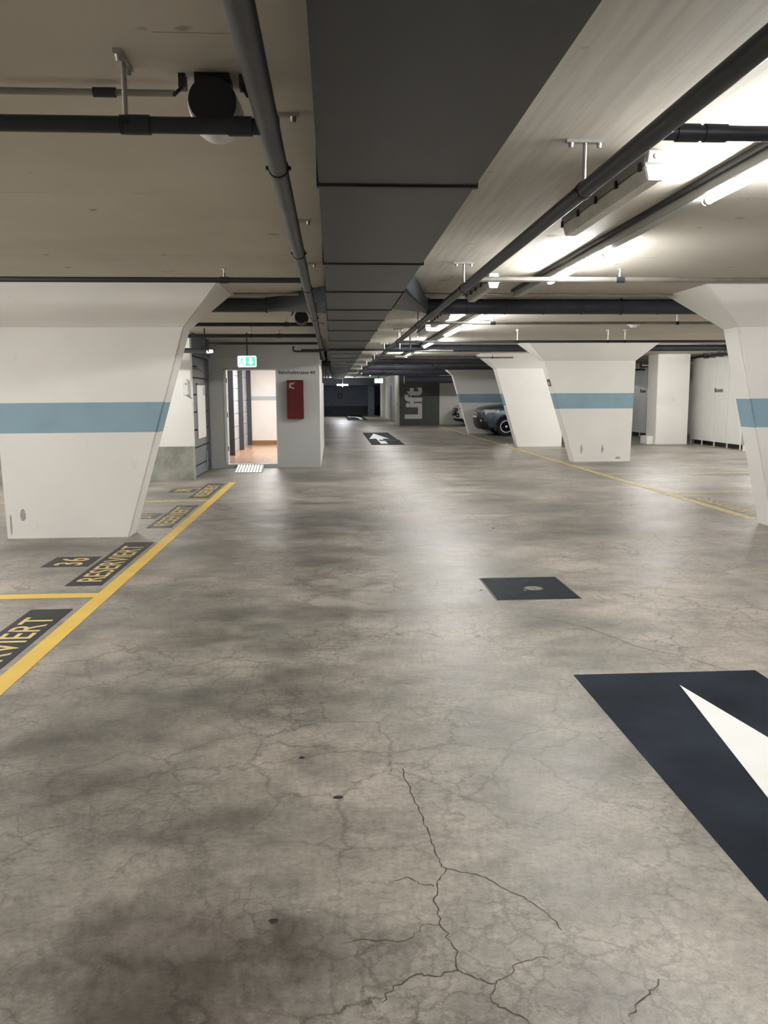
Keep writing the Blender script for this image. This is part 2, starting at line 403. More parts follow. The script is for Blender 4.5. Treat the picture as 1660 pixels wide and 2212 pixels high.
# lift doors set in dark frames along the lobby's left side
for n, (ya, yb) in enumerate(((18.1, 20.2), (20.45, 22.3), (22.55, 24.5))):
    dr = bpy.data.objects.new('door_%d' % (n + 3), None); COL.objects.link(dr); dr.location = (-2.5, ya, .075); dr['_o'] = tuple(dr.location); dr['kind'] = 'structure'
    k = 0
    zz = [.08, .40, .72, 1.04, 1.36, 1.68, 2.0, 2.40]
    for a, b in zip(zz[:-1], zz[1:]):
        B((-2.5, ya, a), (-2.462, yb, b - .012)).build('door_panel', M['lift_door'], dr)
    B((-2.5, yb, .076), (-2.345, yb + .10, 2.41)).build('door_frame', M['frame_dark'], dr, bevel=.005)
    if n == 1:
        MB().box((-2.462, 20.7, 1.0), (-2.44, 20.78, 1.35)).build('handle', M['frame_dark'], dr)
lamp = thing('ceiling_lamp', (-1.4, 20.5, 2.42), 'bright ceiling lamp inside the tiled lobby behind the doorway', 'lamp')
B((-1.7, 19.2, 2.40), (-1.1, 23.4, 2.42)).build('housing', M['cap'], lamp)
B((-1.68, 19.22, 2.385), (-1.12, 23.38, 2.40)).build('cover', M['lobbylight'], lamp)
# far end
struct('wall_far', B((XL, YF, .68), (XR, YF + .3, CEIL)), M['dark_wall'])
struct('baseboard_far', B((XL, YF - .03, 0), (XR, YF + .3, .68)), M['darker_wall'])
struct('trim_2', B((-.6, 58.0, 2.12), (3.2, 58.4, CEIL)), M['darker_wall'])
struct('wall_far_left', B((-.9, 25.0, 0), (-.60, 62, CEIL)), M['dark_wall'])
# lift wall, white wall beside it, cream return along the aisle
struct('wall_lift', B((3.27, 41.6, 0), (5.25, 41.9, CEIL)), M['lift_grey'])
struct('wall_white_far', B((5.25, 41.62, 0), (XR, 41.9, CEIL)), M['white'])
struct('wall_cream', B((3.45, 41.9, 0), (3.75, YF, CEIL)), M['cream'])
struct('trim_3', B((3.22, 41.58, 0), (3.27, 43.2, CEIL)), M['cream'])
struct('trim_4', B((3.22, 55.5, 0), (3.55, 57.6, CEIL)), M['cream'])
struct('door_6', B((3.41, 50.0, 0), (3.45, 54.5, 2.05)), M['wallwarm'])

# ------------------------------------------------------------------ pillars
def pillar(sgn, xb, xc, xt, y0, label, band=(1.115, 1.43), plain_front=False, depth=.35, back=1.28):
    """sgn=-1: stands on the side where the aisle is at larger x"""
    root = thing('concrete_pillar', (xb + sgn * back / 2, y0 + depth / 2, 0), label, 'pillar', 'flared pillars along the aisle')
    def ring(z):
        if z <= 2.2: t = z / 2.2; a = xb + (xc - xb) * t; e = 0; bk = .05 * t
        else: t = (z - 2.2) / (CEIL - 2.2); a = xc + (xt - xc) * t; e = .36 * t; bk = .05 + .44 * t
        c = xb + sgn * (back + bk)
        return [(a, y0 - e, z), (c, y0 - e, z), (c, y0 + depth + e, z), (a, y0 + depth + e, z)]
    zs = [0, band[0], band[1], 2.2, CEIL]
    mb = MB()
    for i in range(4):
        r = [ring(zs[i]), ring(zs[i + 1])]
        for j in range(4):
            k = (j + 1) % 4
            blue = 1 if i == 1 and not (plain_front and j == 0) else 0
            mb.add([r[0][j], r[0][k], r[1][k], r[1][j]], [(0, 1, 2, 3)], blue)
    mb.add(ring(0), [(3, 2, 1, 0)]); mb.add(ring(CEIL), [(0, 1, 2, 3)])
    me_o = mb.build('shaft', [M['white'], M['blue']], root)
    bm = bmesh.new(); bm.from_mesh(me_o.data)
    bmesh.ops.remove_doubles(bm, verts=bm.verts, dist=1e-4)
    bmesh.ops.recalc_face_normals(bm, faces=bm.faces)
    ed = [e for e in bm.edges if len(e.link_faces) == 2 and e.calc_face_angle(0) > .9 and abs(e.verts[0].co.z - e.verts[1].co.z) > .1]
    bmesh.ops.bevel(bm, geom=ed, offset=.016, segments=2, affect='EDGES', material=-1)
    bm.to_mesh(me_o.data); bm.free()
    return root
def scuff(root, cx, y, cz, w, h):
    pts = []
    for k in range(9):
        t = 2 * math.pi * k / 9; r = random.uniform(.75, 1.1)
        pts.append((cx + w * math.cos(t) * r, y, cz + h * math.sin(t) * r))
    MB().prism(pts, (0, .003, 0)).build('scuff_mark', M['scuff'], root)
pa = pillar(-1, -2.2, -1.535, -1.12, 9.05, 'big white pillar with blue band standing between yellow bay lettering')
scuff(pa, -3.30, 9.048, .26, .035, .07); scuff(pa, -3.43, 9.048, .16, .012, .12)
pb = pillar(1, 4.92, 4.39, 3.86, 9.05, 'white blue-banded pillar cut off by the picture edge')
pc = pillar(1, 5.3, 4.61, 4.14, 18.3, 'white pillar with two dark diamond scuffs and a small red sign', band=(1.165, 1.50))
for px in (5.47, 5.94):
    MB().prism([(px - .028, 18.298, .28), (px, 18.298, .17), (px + .03, 18.298, .28), (px, 18.298, .39)], (0, .004, 0)).build('scuff_mark', M['scuff'], pc)
scuff(pc, 6.30, 18.298, .08, .06, .03)
pd = pillar(1, 5.24, 4.58, 4.12, 23.75, 'plain-fronted white pillar directly behind the one with the red sign', band=(1.165, 1.50), plain_front=True)
pe = pillar(1, 5.19, 4.55, 4.10, 32.1, 'small distant blue-banded pillar between the white car and the dark SUV', band=(1.165, 1.50))
# red sign on the sloping side of the third pillar
def on_side(z, y):  # aisle-side surface of pillar pc
    return 5.3 + (4.61 - 5.3) * z / 2.2
sg = thing('fire_sign', (on_side(1.72, 18.4), 18.42, 1.72), 'small dark red square sign on the sloping side of a pillar', 'sign')
def sq(z0, z1, y0, y1, o0, o1, mat, nm, par):
    q = lambda o: [(on_side(z0, 0) - o, y0, z0), (on_side(z0, 0) - o, y1, z0), (on_side(z1, 0) - o, y1, z1), (on_side(z1, 0) - o, y0, z1)]
    MB().loft([q(o0), q(o1)]).build(nm, mat, par)
sq(1.66, 1.81, 18.33, 18.57, .001, .008, M['sign_red'], 'plate', sg)
sq(1.69, 1.75, 18.42, 18.50, .009, .012, M['icon'], 'pictogram', sg)

# ------------------------------------------------------------------ floor paint
def slab(x0, y0, x1, y1, h=.002, z=0.0005): return MB().box((x0, y0, z), (x1, y1, z + h))
def line(x0, y0, x1, y1, label, mat, group): return tag(slab(x0, y0, x1, y1).build('bay_line', M[mat]), label, 'floor marking', group)
line(-1.815, .5, -1.70, 14.7, 'long yellow line running from the foreground to the lobby doorway', 'yellow', 'yellow bay lines')
line(4.93, 9.6, 5.06, 40.5, 'long yellow line along the aisle past the far pillars', 'yellow_pale', 'yellow bay lines')
line(-8.8, 6.29, -1.815, 6.43, 'yellow cross line in front of the 36 bay marking', 'yellow', 'yellow bay lines')
line(-8.8, 12.05, -1.815, 12.2, 'yellow cross line behind the big white pillar', 'yellow_pale', 'yellow bay lines')
line(5.06, 12.30, 12.5, 12.42, 'pale cross line just beyond the faded lettering patch', 'yellow_pale', 'yellow bay lines')
line(5.06, 15.30, 12.5, 15.42, 'pale thin cross line close to the pillar with diamond scuffs', 'yellow_pale', 'yellow bay lines')
def reserved(y0, label, mat, side=-1, let='letters'):
    r = thing('bay_lettering', ((-2.005 if side < 0 else 5.24), y0 + 1, 0), label, 'floor marking', 'RESERVIERT bay markings')
    if side < 0:
        slab(-2.155, y0, -1.865, y0 + 2.0).build('plate', M[mat], r)
        text_mb('RESERVIERT', (-1.905, y0 + .14, .003), (0, 1, 0), (-1, 0, 0), 1.64, .205, .001, .006).build('lettering', M[let], r)
    else:
        slab(5.10, y0, 5.38, y0 + 2.0).build('plate', M[mat], r)
        text_mb('RESERVIERT', (5.135, y0 + 1.85, .003), (0, -1, 0), (1, 0, 0), 1.7, .21, .001, .006).build('lettering', M[let], r)
    return r
reserved(3.95, 'RESERVIERT plate nearest the camera, cut off by the picture edge', 'plate')
reserved(6.70, 'RESERVIERT plate beside the number 36 in front of the big pillar', 'plate')
reserved(9.65, 'worn RESERVIERT plate just past the side of the big pillar', 'plate_worn')
reserved(12.5, 'worn RESERVIERT plate nearest the lobby doorway', 'plate_worn')
reserved(9.9, 'faded RESERVIERT lettering on pale floor across the aisle', 'plate_faded', 1, 'yellow_pale')
for y0, num, mat, lab in ((7.48, '36', 'plate', 'dark floor plate with the yellow number 36'), (10.4, '37', 'plate_worn', 'worn bay number plate partly hidden behind the big pillar'), (13.25, '38', 'plate_worn', 'worn bay number plate closest to the slate panelled door')):
    r = thing('bay_number', (-2.4, y0 + .23, 0), lab, 'floor marking', 'bay number plates')
    slab(-2.605, y0, -2.195, y0 + .46).build('plate', M[mat], r)
    text_mb(num, (-2.27, y0 + .05, .003), (0, 1, 0), (-1, 0, 0), .34, .25, .001, .012, 1.15).build('lettering', M['letters'], r)
# arrows
def arrow(name, x0, y0, x1, y1, poly, label, mat='navy', grp='direction arrows on the floor'):
    r = thing(name, ((x0 + x1) / 2, (y0 + y1) / 2, 0), label, 'floor marking', grp)
    slab(x0, y0, x1, y1).build('plate', M[mat], r)
    MB().prism([(a, b, .0028) for a, b in poly], (0, 0, .0012)).build('arrow', M['white_paint'], r)
arrow('floor_arrow', 1.272, .3, 2.276, 4.287, [(1.772, 4.085), (1.47, 1.95), (1.67, 2.05), (1.67, .6), (1.87, .6), (1.87, 2.05), (2.12, 1.95)], 'large navy floor panel with white arrow closest to the camera')
arrow('floor_arrow', 1.15, 25.2, 2.15, 33.4, [(1.55, 32.6), (1.22, 28.6), (1.46, 28.9), (1.46, 25.8), (1.68, 25.8), (1.68, 28.9), (1.9, 28.6)], 'white arrow on a shiny floor panel halfway down the aisle')
arrow('floor_arrow', .86, 49.6, 2.05, 60.6, [(.92, 58.0), (1.15, 55.6), (1.15, 57.0), (1.5, 56.4), (1.62, 54.5), (1.62, 50.6), (1.82, 50.6), (1.82, 54.8), (1.66, 57.4), (1.15, 59.0), (1.15, 60.2)], 'turning white arrow on the dark panel at the far end of the aisle')
# manhole covers
mc = thing('manhole_cover', (1.5, 6.33, 0), 'square dark cover with a small round pale grate in the aisle floor', 'manhole cover')
B((1.178, 5.958, .0002), (1.815, 6.70, .003)).build('frame', M['duct_flange'], mc)
B((1.19, 5.97, .003), (1.803, 6.688, .005)).build('plate', M['cover'], mc)
MB().cyl((1.531, 6.285, .005), (1.531, 6.285, .0065), .078, n=28).build('grate_rim', M['black'], mc)
gm = MB()
for i in range(-4, 5):
    L = math.sqrt(max(0, .066 ** 2 - (i * .014) ** 2))
    gm.box((1.531 + i * .014 - .0045, 6.285 - L, .0065), (1.531 + i * .014 + .0045, 6.285 + L, .0085))
gm.build('grate', M['bright_steel'], mc)
MB().cyl((1.45, 6.225, .005), (1.45, 6.225, .0075), .012, n=12).build('lifting_eye', M['bright_steel'], mc)
mc2 = thing('manhole_cover', (1.78, 27.6, 0), 'dark-edged cover lying in the shiny far arrow panel', 'manhole cover')
B((1.5, 27.3, .004), (2.2, 28.0, .007)).build('frame', M['duct_flange'], mc2)
B((1.52, 27.34, .007), (2.18, 27.98, .009)).build('plate', M['cover'], mc2)
# main cracks with their own course
def crack(pts, w):
    P = []
    for (a, b) in zip(pts[:-1], pts[1:]):
        for k in range(4):
            t = k / 4
            P.append((a[0] + (b[0] - a[0]) * t + (random.uniform(-.008, .008) if k else 0), a[1] + (b[1] - a[1]) * t + (random.uniform(-.006, .006) if k else 0)))
    P.append(pts[-1]); mb = MB(); L = []; n = len(P)
    for i, p in enumerate(P):
        d = Vector((P[min(i + 1, n - 1)][0] - P[max(i - 1, 0)][0], P[min(i + 1, n - 1)][1] - P[max(i - 1, 0)][1])).normalized()
        q = Vector((-d.y, d.x)) * w * random.uniform(.5, 1.2) * min(1, (n - i) / 4 + .15)
        L.append(((p[0] - q.x, p[1] - q.y, .0006), (p[0] + q.x, p[1] + q.y, .0006)))
    mb.add([v for l in L for v in l], [(2 * i, 2 * i + 1, 2 * i + 3, 2 * i + 2) for i in range(n - 1)])
    mb.build('crack', M['crack'], fl)
fl['_o'] = (0, 0, 0)
crack([(.261, 3.218), (.269, 3.094), (.284, 2.924), (.303, 2.819), (.309, 2.722), (.32, 2.615), (.324, 2.517), (.342, 2.483), (.303, 2.414), (.283, 2.33), (.283, 2.25), (.294, 2.175), (.306, 2.123), (.319, 2.083), (.308, 2.009), (.351, 1.971), (.398, 1.95), (.376, 1.91), (.386, 1.869), (.42, 1.843), (.47, 1.80)], .0024)
crack([(.342, 2.483), (.405, 2.458), (.458, 2.428), (.504, 2.363), (.561, 2.299), (.605, 2.228), (.626, 2.152)], .0022)
crack([(.29, 2.39), (.245, 2.405), (.212, 2.445), (.153, 2.424)], .0022)
crack([(.284, 2.203), (.238, 2.206), (.206, 2.15), (.159, 2.133), (.083, 2.148), (.006, 2.139)], .0022)
crack([(.308, 2.009), (.245, 1.987), (.197, 1.999), (.134, 1.96), (.10, 1.9)], .0026)
crack([(.822, 1.939), (.797, 1.907), (.77, 1.883), (.73, 1.854), (.699, 1.809)], .0022)
crack([(.398, 1.95), (.444, 1.982), (.458, 2.017), (.527, 2.044), (.575, 2.037)], .0020)
crack([(2.3, 4.0), (2.0, 4.55), (1.8, 4.75), (1.62, 5.2), (1.35, 5.5)], .003)
# specks of dirt
for (x, y, r, lab) in ((0.0, 2.988, .016, 'round black gum spot in the middle of the aisle floor'), (.049, 2.706, .013, 'faint dark spot just below the round black gum spot'), (-.19, 2.25, .014, 'curved dark fleck low in the aisle floor, nearest the camera'), (-.15, 3.349, .012, 'thin dark fleck above the round black gum spot'), (1.123, 6.285, .012, 'black spot beside the square manhole cover'), (1.786, 9.272, .02, 'dark fleck on the floor beyond the manhole cover'), (-.091, 2.291, .007, 'tiny dark speck to one side of the curved dark fleck')):
    pts = []
    for k in range(11):
        t = 2 * math.pi * k / 11; q = r * random.uniform(.75, 1.15)
        pts.append((x + q * math.cos(t) * 1.2, y + q * math.sin(t) * .9))
    mb = MB().loft([[(a, b, .0003) for a, b in pts], [(x + (a - x) * .75, y + (b - y) * .75, .003) for a, b in pts]])
    tag(mb.build('gum_spot', M['gum' if r > .0135 or r == .012 else 'scuff']), lab, 'dirt', 'dark spots on the floor')

# ------------------------------------------------------------------ ducts
vd = thing('ventilation_duct', (.27, 20, 2.33), 'wide dark sheet-metal duct running down the middle of the ceiling', 'duct')
seams = [-3.0, -.9, 1.2, 3.52, 5.56, 7.05, 8.52, 9.70, 11.25, 13.35, 15.5, 17.6, 19.8, 22.0, 24.3, 26.6, 29, 31.5, 34, 37, 40, 43, 46.5]
for i, (a, b) in enumerate(zip(seams[:-1], seams[1:])):
    B((-.045, a + .012, 2.33), (.588, b - .012, CEIL)).build('duct_section', M['duct'], vd, bevel=.004)
    B((-.053, b - .014, 2.322), (.596, b + .014, CEIL)).build('joint_flange', M['duct_flange'], vd)
def branch(yc, zc, rad, x0, x1, label, loft_from=None, step=.42, cap_ends=True):
    r = thing('branch_duct', ((x0 + x1) / 2, yc, zc), label, 'duct', 'dark cross ducts under the ceiling')
    n = max(2, round((x1 - x0) / 2.1)); NS = 32
    for i in range(n):
        a = x0 + (x1 - x0) * i / n; b = x0 + (x1 - x0) * (i + 1) / n
        rings = []; m_ = max(2, round((b - a) / step))
        for k in range(m_):
            u, v_ = a + (b - a) * k / m_, a + (b - a) * (k + 1) / m_
            for x, q in ((u, rad), (v_ - .014, rad), (v_ - .010, rad * 1.045), (v_ - .003, rad * 1.045)):
                rings.append([(x, yc + q * math.cos(t), zc + q * math.sin(t)) for t in [2 * math.pi * h / NS for h in range(NS)]])
        MB().loft(rings).build('duct_section', M['branch'], r, smooth=True)
    if loft_from:
        xs, ya, yb, za, zb = loft_from; xe = x0 if abs(x0 - xs) < abs(x1 - xs) else x1
        box_r, rnd = [], []
        for h in range(NS):
            t = 2 * math.pi * h / NS; c, q = math.cos(t), math.sin(t); k = max(abs(c), abs(q))
            box_r.append((xs, (ya + yb) / 2 + c / k * (yb - ya) / 2, (za + zb) / 2 + q / k * (zb - za) / 2)); rnd.append((xe, yc + rad * c, zc + rad * q))
        MB().loft([box_r, rnd]).build('transition', M['branch'], r, smooth=True)
    for i in range(n + 1):
        a = x0 + (x1 - x0) * i / n
        MB().cyl((a - .012, yc, zc), (a + .012, yc, zc), rad * 1.09, n=NS).build('joint_ring', M['duct_flange'], r, smooth=True)
        MB().box((a - .015, yc - .012, zc + rad * .8), (a + .015, yc + .012, CEIL - .001)).build('hanger_strap', M['duct_flange'], r)
    return r
branch(10.0, 2.512, .088, 1.12, 8.0, 'slate round cross duct over the aisle nearest the camera, joining the wide central duct', (.599, 7.06, 8.50, 2.335, CEIL - .004))
branch(10.0, 2.525, .078, -6.0, -.75, 'slate round cross duct above the bays behind the big white pillar', (-.055, 8.9, 10.2, 2.452, CEIL - .004))
branch(19.3, 2.525, .078, 1.2, 4.6, 'slate round cross duct over the aisle just past the pillar with the red sign')
branch(19.4, 2.530, .072, 7.2, 12.9, 'slate round cross duct above the white column and storage panels')
branch(25.2, 2.485, .115, 1.2, 9.1, 'slate round cross duct behind the plain-fronted pillar')
branch(29.0, 2.45, .13, 1.2, 10.4, 'slate round cross duct above the dark SUV')
branch(33.6, 2.40, .16, 1.2, 12.9, 'slate round cross duct behind the small distant pillar')
branch(39.0, 2.17, .17, 3.3, 12.9, 'lowest slate round cross duct hanging just before the Lift wall')

# ------------------------------------------------------------------ pipes
def hanger(root, x, y, zp, r, arm=.085, along='y'):
    mb = MB().cyl((x, y, zp + r * .6), (x, y, CEIL - .012), .009, n=12)
    ax = (arm, .014) if along == 'y' else (.014, arm)
    mb.box((x - ax[0], y - ax[1], CEIL - .014), (x + ax[0], y + ax[1], CEIL))
    for s in (-1, 1):
        c = (x + s * (ax[0] - .022 if along == 'y' else 0), y + s * (ax[1] - .022 if along != 'y' else 0))
        mb.cyl((c[0], c[1], CEIL - .034), (c[0], c[1], CEIL - .014), .010, .013, n=10)
    o = mb.build('hanger', M['steel'], root, smooth=True)
    c = MB().cyl((x, y - .018, zp), (x, y + .018, zp), r + .004, n=20) if along == 'y' else MB().cyl((x - .018, y, zp), (x + .018, y, zp), r + .004, n=20)
    s = r + .012
    c.box((x - (s if along == 'y' else .012), y - (.012 if along == 'y' else s), zp - .006), (x + (s if along == 'y' else .012), y + (.012 if along == 'y' else s), zp + .006))
    c.build('clamp', M['black'], root, smooth=True)
def sprinkler(root, x, y, z, r):
    MB().cyl((x - .035, y, z), (x + .035, y, z), r + .005).build('coupling', M['pipe'], root, smooth=True)
    MB().cyl((x, y, z + r * .5), (x, y, z + .055), .010, n=10).cyl((x, y, z + .055), (x, y, z + .085), .006, n=8).cyl((x, y, z + .085), (x, y, z + .09), .022, n=14).build('sprinkler_head', M['steel'], root, smooth=True)
def pipe(a, b, r, label, mat, hang=(), spr=(), grp='ceiling pipes', along='y', couple=(), nm='ceiling_pipe'):
    mid = tuple((p + q) / 2 for p, q in zip(a, b))
    root = thing(nm, mid, label, 'pipe', grp)
    MB().cyl(a, b, r, n=24).build('pipe_run', M[mat], root, smooth=True)
    d = (Vector(b) - Vector(a)).normalized()
    for t in hang:
        p = Vector(a) + d * t; hanger(root, p.x, p.y, p.z, r, along=along)
    for t in spr:
        p = Vector(a) + d * t; sprinkler(root, p.x, p.y, p.z, r)
    for t in couple:
        p = Vector(a) + d * t; MB().cyl(p - d * .04, p + d * .04, r + .005).build('coupling', M['pipe'], root, smooth=True)
    return root
pipe((1.13, -3, 2.395), (1.13, 44, 2.395), .036, 'thick dark pipe hung from rods to one side of the wide central duct', 'pipe', (2.5, 6.85, 10.33, 14.2, 17.6, 21.5, 26, 31, 36, 41), grp=None)
pipe((-.205, -3, 2.40), (-.205, 44, 2.40), .038, 'thick grey pipe running along the darker side of the wide central duct', 'pipe_grey', (2.9, 6.55, 8.6, 10.4, 13.2, 16.4, 20, 25, 30, 36, 41), grp=None)
pipe((-8.9, 3.02, 2.41), (-.235, 3.02, 2.40), .027, 'thick black cross pipe passing in front of the black ceiling cylinder', 'pipe', couple=(8.26, 8.6), along='x', hang=(8.22,), grp=None)
pipe((-8.9, 3.24, 2.575), (-.55, 3.24, 2.575), .012, 'thin brownish pipe clipped to the ceiling above the thick black cross pipe', 'pipe_thin', couple=(8.1,), along='x', grp=None)
pipe((1.165, 3.06, 2.41), (12.9, 3.06, 2.41), .026, 'short dark cross pipe above the first lit tube in the top corner', 'pipe', couple=(.1, .2), along='x', grp=None)
pipe((-8.9, 7.2, 2.452), (-.23, 7.2, 2.44), .022, 'sprinkler pipe crossing the ceiling in front of the big white pillar', 'pipe', spr=(8.02,), along='x', hang=(4,), grp=None)
pipe((1.165, 7.2, 2.452), (12.9, 7.2, 2.452), .022, 'sprinkler pipe passing under the second lit tube', 'pipe_thin', spr=(1.28,), along='x', hang=(6.6,), grp=None)
pipe((.95, 9.35, 2.575), (3.78, 9.35, 2.575), .016, 'thin pipe tight against the ceiling just before the nearest cross duct', 'pipe_thin', along='x', grp=None)
pipe((-1.05, 9.35, 2.575), (-.25, 9.35, 2.575), .016, 'thin pipe tight against the ceiling above the big pillar flare', 'pipe_thin', along='x', grp=None)
pipe((1.165, 11.6, 2.455), (12.9, 11.6, 2.455), .020, 'thin sprinkler pipe just beyond the nearest cross duct', 'pipe_thin', spr=(1.03,), along='x', hang=(3.6,), grp=None)
pipe((-2.9, 11.75, 2.45), (-.24, 11.75, 2.45), .026, 'dark sprinkler pipe behind the big pillar, with the second black cylinder beside it', 'pipe', spr=(2.28,), along='x', grp=None)
pipe((1.165, 14.7, 2.395), (12.9, 14.7, 2.395), .022, 'dark cross pipe hung on long rods before the pillar with the red sign', 'pipe', (2.05, 3.65, 3.95), spr=(.3,), along='x', grp=None)
pipe((-3.4, 13.9, 2.445), (-.24, 13.9, 2.445), .030, 'black cross pipe above the green exit sign', 'pipe', (2.1,), spr=(2.55,), along='x', grp=None)
pipe((-2.1, 14.5, 2.36), (-.24, 14.5, 2.36), .022, 'short black cross pipe between the exit sign rod and the central duct', 'pipe', along='x', grp=None)
pipe((1.165, 21.5, 2.41), (4.6, 21.5, 2.41), .018, 'thin pipe crossing in front of the plain-fronted pillar', 'pipe_thin', (2.9,), along='x', grp=None)
pipe((1.165, 26.8, 2.40), (5.0, 26.8, 2.40), .018, 'thin pipe beyond the plain-fronted pillar', 'pipe_thin', (2.0,), along='x', grp=None)
pipe((1.165, 31.0, 2.40), (5.0, 31.0, 2.40), .020, 'thin pipe in front of the small distant pillar', 'pipe_thin', (2.6,), along='x', grp=None)
r = thing('ceiling_pipe', (.5, 15.2, 2.28), 'U-shaped pipe dipping under the wide central duct', 'pipe')
MB().tube([(-.55, 15.2, 2.285), (1.30, 15.2, 2.285), (1.375, 15.2, 2.29), (1.39, 15.2, 2.32), (1.39, 15.2, 2.55)], .017).build('pipe_run', M['pipe'], r, smooth=True)
MB().tube([(1.20, 15.2, 2.285), (1.20, 15.2, 2.58)], .014).build('riser', M['pipe_thin'], r, smooth=True)
r = thing('ceiling_pipe', (-.5, 17.2, 2.36), 'short bent black pipe above the red cabinet', 'pipe')
MB().tube([(-.78, 17.3, 2.47), (-.78, 17.3, 2.39), (-.765, 17.3, 2.375), (-.73, 17.3, 2.37), (-.26, 17.3, 2.37), (-.24, 17.3, 2.36), (-.235, 17.3, 2.2)], .018).build('pipe_run', M['pipe'], r, smooth=True)
r = thing('ceiling_pipe', (1.6, 17.0, 2.3), 'pale bent pipe below the ceiling lamps, halfway down the aisle', 'pipe')
MB().tube([(1.25, 17.0, 2.25), (1.48, 17.0, 2.25), (1.58, 17.0, 2.28), (1.66, 17.0, 2.35), (2.0, 17.0, 2.36), (2.42, 17.0, 2.36)], .016).build('pipe_run', M['cap'], r, smooth=True)

# black ceiling cylinders (speaker-like pots)
def pot(x, y, label, s=1.0, bm='alu'):
    zc = CEIL - .10 * s
    r = thing('ceiling_canister', (x, y, zc), label, 'canister', 'black ceiling canisters')
    rings = []
    for d, q in ((0, .080), (.012, .086), (.16, .094), (.185, .09)):
        rings.append([(x + q * s * math.cos(t), y + d * s, zc + q * s * math.sin(t)) for t in [2 * math.pi * k / 32 for k in range(32)]])
    MB().loft(rings).build('body', M[bm], r, smooth=True)
    MB().cyl((x, y - .022 * s, zc), (x, y + .004 * s, zc), .078 * s, .084 * s, n=32).build('black_front', M['black'], r, smooth=True)
    B((x - .06 * s, y + .01, zc + .05 * s), (x + .06 * s, y + .13, CEIL)).build('mounting_block', M['black'], r)
    for sx in (-1, 1):
        MB().box((x + sx * .105 * s - .012, y + .02, CEIL - .045), (x + sx * .105 * s + .012, y + .07, CEIL)).cyl((x + sx * .105 * s, y + .04, CEIL - .04), (x + sx * .125 * s, y - .02, CEIL - .085), .007, n=8).build('bracket', M['duct_flange'], r)
pot(-.405, 3.12, 'black-fronted canister with pale metal body behind the thick black cross pipe', 1.0)
pot(-.40, 11.3, 'second black-fronted canister, far back near the central duct', 1.0, 'duct')

# ------------------------------------------------------------------ lamps
def tube_light(y0, y1, label, x=2.0, z=2.508, along='y'):
    c = (x, (y0 + y1) / 2, z) if along == 'y' else ((y0 + y1) / 2, x, z)
    r = thing('ceiling_tube_light', c, label, 'lamp', 'lit fluorescent tubes')
    P = (lambda t, dz=0: (x, t, z + dz)) if along == 'y' else (lambda t, dz=0: (t, x, z + dz))
    MB().cyl(P(y0), P(y1), .019, n=20).build('tube', M['tube'], r, smooth=True)
    for t, s in ((y0, 1), (y1, -1)):
        MB().cyl(P(t + s * .012), P(t + s * .045), .0215, n=18).build('end_cap', M['cap'], r, smooth=True)
        q = P(t + s * .03)
        MB().box((q[0] - .012, q[1] - .012, z + .012), (q[0] + .012, q[1] + .012, z + (.0225 if z < 2.53 else CEIL - z))).build('holder', M['cap'], r)
    return r
for i, (a, b, lab) in enumerate((( 3.02, 4.56, 'lit tube in the top corner, the one nearest the camera'), (6.2, 7.82, 'lit tube above the sprinkler pipe, second nearest the camera'), (11.4, 12.95, 'lit tube just past the nearest cross duct'), (13.5, 15.05, 'lit tube right behind the one just past the nearest cross duct'), (17.0, 18.5, 'lit tube before the second cross duct over the aisle'), (22.0, 23.5, 'lit tube between the second and third cross ducts'), (27.0, 28.4, 'lit tube above the stretch of aisle beside the dark SUV'), (31.2, 32.6, 'lit tube level with the small distant pillar'), (36.0, 37.5, 'lit tube just before the Lift wall'), (44, 45.5, 'farthest lit tube along the aisle rail'))):
    tube_light(a, b, lab)
def rail(y0, y1, label):
    r = thing('lamp_rail', (1.985, (y0 + y1) / 2, 2.58), label, 'lamp rail', 'grey lamp rails')
    B((1.958, y0, 2.531), (2.042, y1, CEIL)).build('channel', M['rail'], r, bevel=.004)
    B((1.932, y0, 2.58), (1.958, y1, CEIL)).build('cable_tray', M['duct_flange'], r)
rail(-2.5, 9.2, 'long grey lamp rail before the nearest cross duct'); rail(10.95, 18.9, 'grey lamp rail between the nearest and second cross ducts'); rail(20.2, 24.4, 'grey lamp rail between the second and third cross ducts')
rail(25.8, 28.5, 'grey lamp rail just past the third cross duct'); rail(29.6, 32.9, 'grey lamp rail level with the small distant pillar'); rail(34.8, 46.5, 'farthest grey lamp rail beside the Lift wall')
def hidden_tube(x0, x1, y, label): return tube_light(x0, x1, label, x=y, z=2.57, along='x')
hidden_tube(6.6, 8.2, 21.2, 'lit tube over the bays behind the pillar with the red sign')
hidden_tube(-7.2, -5.7, 12.6, 'lit tube over the bays behind the big white pillar')
tube_light(-3.3, -1.8, 'lit tube far behind the camera on the aisle rail'); tube_light(-.15, 1.4, 'lit tube on the aisle rail above the camera')
for a, b, x, lab in ((2.6, 4.1, -5.6, 'added fill tube over the bay beside the camera, outside the frame'), (5.6, 7.1, -5.6, 'added fill tube over the bay in front of the big white pillar'), (12.2, 13.7, 9.2, 'added fill tube over the bays beyond the cut-off pillar'), (15.0, 16.5, 9.2, 'added fill tube over the bays in front of the white column'), (3.6, 5.1, 8.0, 'added fill tube over the bays before the cut-off pillar'), (4.4, 5.9, -4.1, 'added fill tube over the bay lettering beside the camera, outside the frame'), (-.5, 1.0, -5.6, 'added fill tube over the bay behind the camera, farthest from the big white pillar'), (12.2, 13.7, 10.6, 'second added fill tube over the bays beyond the cut-off pillar'), (15.0, 16.5, 10.6, 'second added fill tube over the bays in front of the white column'), (5.6, 7.1, -7.2, 'second added fill tube over the bay in front of the big white pillar'), (6.4, 7.9, 8.0, 'added fill tube right behind the cut-off pillar bays')):  # tubes out of view, added as fill for pillars, bays and floor
    tube_light(a, b, lab, x=x, z=2.57)
